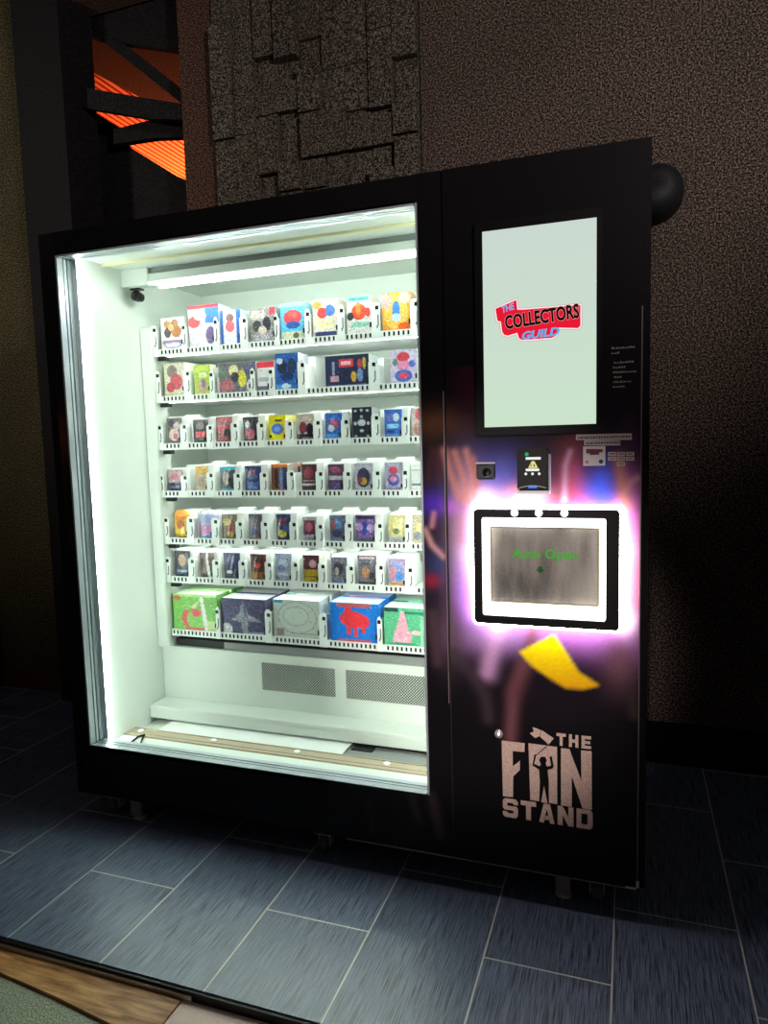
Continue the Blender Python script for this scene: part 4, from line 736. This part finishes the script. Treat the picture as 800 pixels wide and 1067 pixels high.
# ------------------------------------------------------------------ delivery window
def ringmb(x0, x1, z0, z1, t, y0, y1, mb=None, rc=0.):
    m = mb or MB()
    m.box(x0, x1, y0, y1, z1-t, z1).box(x0, x1, y0, y1, z0, z0+t).box(x0, x0+t, y0, y1, z0+t, z1-t).box(x1-t, x1, y0, y1, z0+t, z1-t); return m
def rrect(x0, x1, z0, z1, r, n=6):
    p = []
    for cx, cz, a0 in ((x1-r, z1-r, 0), (x0+r, z1-r, 90), (x0+r, z0+r, 180), (x1-r, z0+r, 270)):
        for k in range(n+1):
            a = math.radians(a0+90*k/n); p.append((cx+r*math.cos(a), cz+r*math.sin(a)))
    return p
def frame_mb(o, i, y0, y1):
    """ring between two outlines with the same number of points"""
    m = MB(); n = len(o)
    m.v = [(x, y0, z) for x, z in o]+[(x, y0, z) for x, z in i]+[(x, y1, z) for x, z in o]+[(x, y1, z) for x, z in i]
    for k in range(n):
        j = (k+1) % n
        for q in ((k, j, n+j, n+k), (2*n+k, 3*n+k, 3*n+j, 2*n+j), (k, 2*n+k, 2*n+j, j), (n+k, n+j, 3*n+j, 3*n+k)): m.f.append(q); m.mi.append(0)
    return m
dx0, dx1, dz0, dz1 = .562, .930, .797, 1.104
dw = part(frame_mb(rrect(dx0, dx1, dz0, dz1, .010), rrect(dx0+.022, dx1-.032, dz0+.022, dz1-.022, .006), -.038, -.024), 'delivery_frame', BLACKP)
part(frame_mb(rrect(dx0-.009, dx1+.009, dz0-.009, dz1+.009, .017), rrect(dx0+.010, dx1-.010, dz0+.010, dz1-.010, .008), -.0238, -.0035), 'halo_light', HALO)
part(frame_mb(rrect(dx0+.0225, dx1-.0325, dz0+.0225, dz1-.0225, .006), rrect(.602, .882, .852, 1.058, .003), -.034, -.020), 'inner_light_frame', HALO2)
# brushed steel flap set back in the frame
fl = mat('brushed_flap', '#6f6c68', .4, .3, .5); nt = fl.node_tree
tc = node(nt, 'ShaderNodeTexCoord'); mp = node(nt, 'ShaderNodeMapping'); mp.inputs['Scale'].default_value = (14, 1, 4)
nz = node(nt, 'ShaderNodeTexNoise'); nz.inputs['Scale'].default_value = 1.; nz.inputs['Detail'].default_value = 5
nz2 = node(nt, 'ShaderNodeTexNoise'); nz2.inputs['Scale'].default_value = 380
cr = node(nt, 'ShaderNodeValToRGB'); cr.color_ramp.elements[0].position = .3; cr.color_ramp.elements[1].position = .7
cr.color_ramp.elements[0].color = (*lin('#4c4948'), 1); cr.color_ramp.elements[1].color = (*lin('#9a948c'), 1)
ad = node(nt, 'ShaderNodeMath', operation='MULTIPLY_ADD'); ad.inputs[1].default_value = .35
nt.links.new(tc.outputs['Object'], mp.inputs[0]); nt.links.new(mp.outputs[0], nz.inputs['Vector']); nt.links.new(tc.outputs['Object'], nz2.inputs['Vector'])
nt.links.new(nz2.outputs['Fac'], ad.inputs[0]); nt.links.new(nz.outputs['Fac'], ad.inputs[2]); 
sb_ = node(nt, 'ShaderNodeMath', operation='SUBTRACT'); sb_.inputs[1].default_value = .175; nt.links.new(ad.outputs[0], sb_.inputs[0]); nt.links.new(sb_.outputs[0], cr.inputs[0])
nt.links.new(cr.outputs[0], nt.nodes['Principled BSDF'].inputs['Base Color'])
flap = part(MB().box(.600, .884, -.018, -.0035, .850, 1.060), 'delivery_flap', fl)
sub(ringmb(.6025, .8815, .8525, 1.0575, .004, -.0195, -.0181), 'flap_rim', mat('dark_brass_rim', '#5a523c', .4, .4), flap)
sub(text_mb('Auto Open', .661, .826, .965, .9985, -.0188, bold=.02), 'flap_lettering', emat('lettering_green', '#3c9a30', 1.), flap)
sub(MB().prism_xz([(.728, .952), (.740, .952), (.740, .944), (.746, .944), (.734, .934), (.722, .944), (.728, .944)], -.0188, -.0181), 'flap_arrow', emat('arrow_green', '#2a5a26', .7), flap)
for x in (.671, .733, .797):
    sub(MB().lathe([(0, -.004), (.007, -.0035), (.0095, 0)], (x, -.0382, 1.095), 'y', 18), 'frame_light', emat('frame_led', '#ffffff', 3.), dw, smooth=True)

# ------------------------------------------------------------------ stand logo on the lower panel
lg = MB()
for k in ('F', 'A', 'leg', 'N', 'flag', 'flag2'): lg.prism_xz(LOGO[k], -.0042, -.0031)
part(lg, 'logo_emblem', LOGO_M)
pole = MB().tube((0.7190, -.0043, 0.4310), (0.7470, -.0043, 0.4590), .0013, n=6)
part(pole, 'logo_flagpole', BLACKP)
GLYPH = {  # heavy block capitals in a unit cell
 'S': [[(0, .5), (0, .88), (.14, 1), (.86, 1), (1, .88), (1, .70), (.70, .70), (.70, .78), (.30, .78), (.30, .61), (.90, .61), (1, .5), (1, .12), (.86, 0), (.14, 0), (0, .12), (0, .30), (.30, .30), (.30, .22), (.70, .22), (.70, .39), (.12, .39)]],
 'T': [[(0, 1), (1, 1), (1, .76), (.66, .76), (.66, 0), (.34, 0), (.34, .76), (0, .76)]],
 'A': [[(.30, 1), (.70, 1), (1, 0), (.70, 0), (.50, .74), (.30, 0), (0, 0)], [(.30, .16), (.70, .16), (.63, .38), (.37, .38)]],
 'N': [[(0, 0), (0, 1), (.32, 1), (.68, .46), (.68, 1), (1, 1), (1, 0), (.68, 0), (.32, .54), (.32, 0)]],
 'D': [[(0, 0), (0, 1), (.30, 1), (.30, 0)], [(.30, 1), (.86, 1), (1, .86), (1, .14), (.86, 0), (.30, 0), (.30, .22), (.68, .22), (.68, .78), (.30, .78)]],
 'H': [[(0, 0), (0, 1), (.32, 1), (.32, .62), (.68, .62), (.68, 1), (1, 1), (1, 0), (.68, 0), (.68, .38), (.32, .38), (.32, 0)]],
 'E': [[(0, 0), (0, 1), (1, 1), (1, .77), (.34, .77), (.34, .61), (.92, .61), (.92, .39), (.34, .39), (.34, .23), (1, .23), (1, 0)]]}
def block(word, x0, x1, z0, z1, gap):
    n = len(word); w_ = (x1-x0-gap*(n-1))/n; m = MB()
    for i, ch in enumerate(word):
        for poly in GLYPH[ch]: m.prism_xz([(x0+i*(w_+gap)+px*w_, z0+pz*(z1-z0)) for px, pz in poly], -.0042, -.0031)
    return m
part(block('STAND', .6265, .866, .241, .295, .008), 'logo_lettering', LOGO_M)
part(block('THE', .7725, .8615, .4645, .499, .008), 'logo_lettering', LOGO_M)

# ------------------------------------------------------------------ feet and casters
def caster(x, y):
    m = MB().tube((x-.014, y, .028), (x+.014, y, .028), .0275, n=22).tube((x-.016, y, .028), (x-.0142, y, .028), .012, n=12)
    o = part(m, 'caster', mat('grey_caster_wheel', '#4a4846', .6))
    f = MB().box(x-.020, x-.0165, y-.014, y+.02, .022, .066).box(x+.0165, x+.020, y-.014, y+.02, .022, .066).box(x-.020, x+.020, y-.02, y+.024, .0605, .066).box(x-.028, x+.028, y-.028, y+.028, .0662, .070)
    sub(f, 'caster_fork', STEEL, o)
def foot(x, y):
    m = MB().tube((x, y, .012), (x, y, .085), .008, n=12).lathe([(.022, 0), (.024, .004), (.018, .012), (.009, .014)], (x, y, 0), 'z', 20)
    o = part(m, 'levelling_foot', STEEL)
    sub(MB().box(x-.020, x+.020, y-.026, y-.022, .016, .076), 'foot_bracket', mat('worn_bracket', '#8f857c', .5, .3), o)
for x in (-.765, .05, .875): caster(x, .065)
for x in (-.66, .785): foot(x, .06)
for x in (-.765, .875): caster(x, .74)
part(MB().box(-.80, .93, .055, .09, .0705, .0915), 'front_skid', RUBBER)

# ------------------------------------------------------------------ light
wd = bpy.data.worlds.new('dim_room'); sc.world = wd; wd.use_nodes = True
wd.node_tree.nodes['Background'].inputs[0].default_value = (1, .93, .88, 1); wd.node_tree.nodes['Background'].inputs[1].default_value = .035
def area(name, loc, rot, size, energy, colr, sy=None):
    l = bpy.data.lights.new(name, 'AREA'); l.energy = energy; l.color = colr; l.size = size
    if sy: l.shape = 'RECTANGLE'; l.size_y = sy
    o = bpy.data.objects.new(name, l); o.location = loc; o.rotation_euler = rot; col.objects.link(o); return o
sl = bpy.data.lights.new('wall_wash_spot', 'SPOT'); sl.energy = 230; sl.color = (1, .88, .82); sl.spot_size = math.radians(82); sl.spot_blend = .8; sl.shadow_soft_size = .12
so = bpy.data.objects.new('wall_wash_spot', sl); col.objects.link(so); so.location = (2.3, -1.9, 2.5)
so.rotation_euler = (Vector((.1, 1, 3.15))-Vector(so.location)).to_track_quat('-Z', 'Y').to_euler()
area('orange_room_light', (-3.3, 4.9, 2.9), (math.radians(180), 0, 0), 1.0, 125, (1, .26, .10))
def spot(name, loc, aim, energy, colr, deg, blend=.6, soft=.1):
    l = bpy.data.lights.new(name, 'SPOT'); l.energy = energy; l.color = colr; l.spot_size = math.radians(deg); l.spot_blend = blend; l.shadow_soft_size = soft
    o = bpy.data.objects.new(name, l); col.objects.link(o); o.location = loc
    o.rotation_euler = (Vector(aim)-Vector(loc)).to_track_quat('-Z', 'Y').to_euler()
spot('panel_fill_spot', (.8, -5.0, 2.5), (.52, 0, .78), 800, (1, .88, .82), 13, .7, .1)  # added fill that brightens the printed panel, stands for no real lamp
spot('left_wall_fill_spot', (-2.2, -1.4, 2.6), (-2.1, 1, 2.3), 85, (1, .92, .78), 84, .9)  # unseen fill added to brighten the otherwise unlit left wall

# ------------------------------------------------------------------ camera
f, yaw, pitch, roll = 725.7434, -.3396, -.0979, -.0271
cd = bpy.data.cameras.new('camera'); cam = bpy.data.objects.new('camera', cd); col.objects.link(cam)
cd.sensor_fit = 'VERTICAL'; cd.sensor_height = 36; cd.lens = f/1067*36; cd.clip_start = .02
fw = Vector((math.sin(yaw)*math.cos(pitch), math.cos(yaw)*math.cos(pitch), math.sin(pitch)))
ri = Vector((math.cos(yaw), -math.sin(yaw), 0)); up = ri.cross(fw)
r2 = math.cos(roll)*ri+math.sin(roll)*up; u2 = -math.sin(roll)*ri+math.cos(roll)*up
M = Matrix(((r2.x, u2.x, -fw.x), (r2.y, u2.y, -fw.y), (r2.z, u2.z, -fw.z))).to_4x4(); M.translation = (.9513, -1.8493, 1.2833)
cam.matrix_world = M; sc.camera = cam
vs = sc.view_settings; vs.view_transform = 'Standard'; vs.look = 'None'; vs.exposure = .2; vs.gamma = 1; vs.use_curve_mapping = False
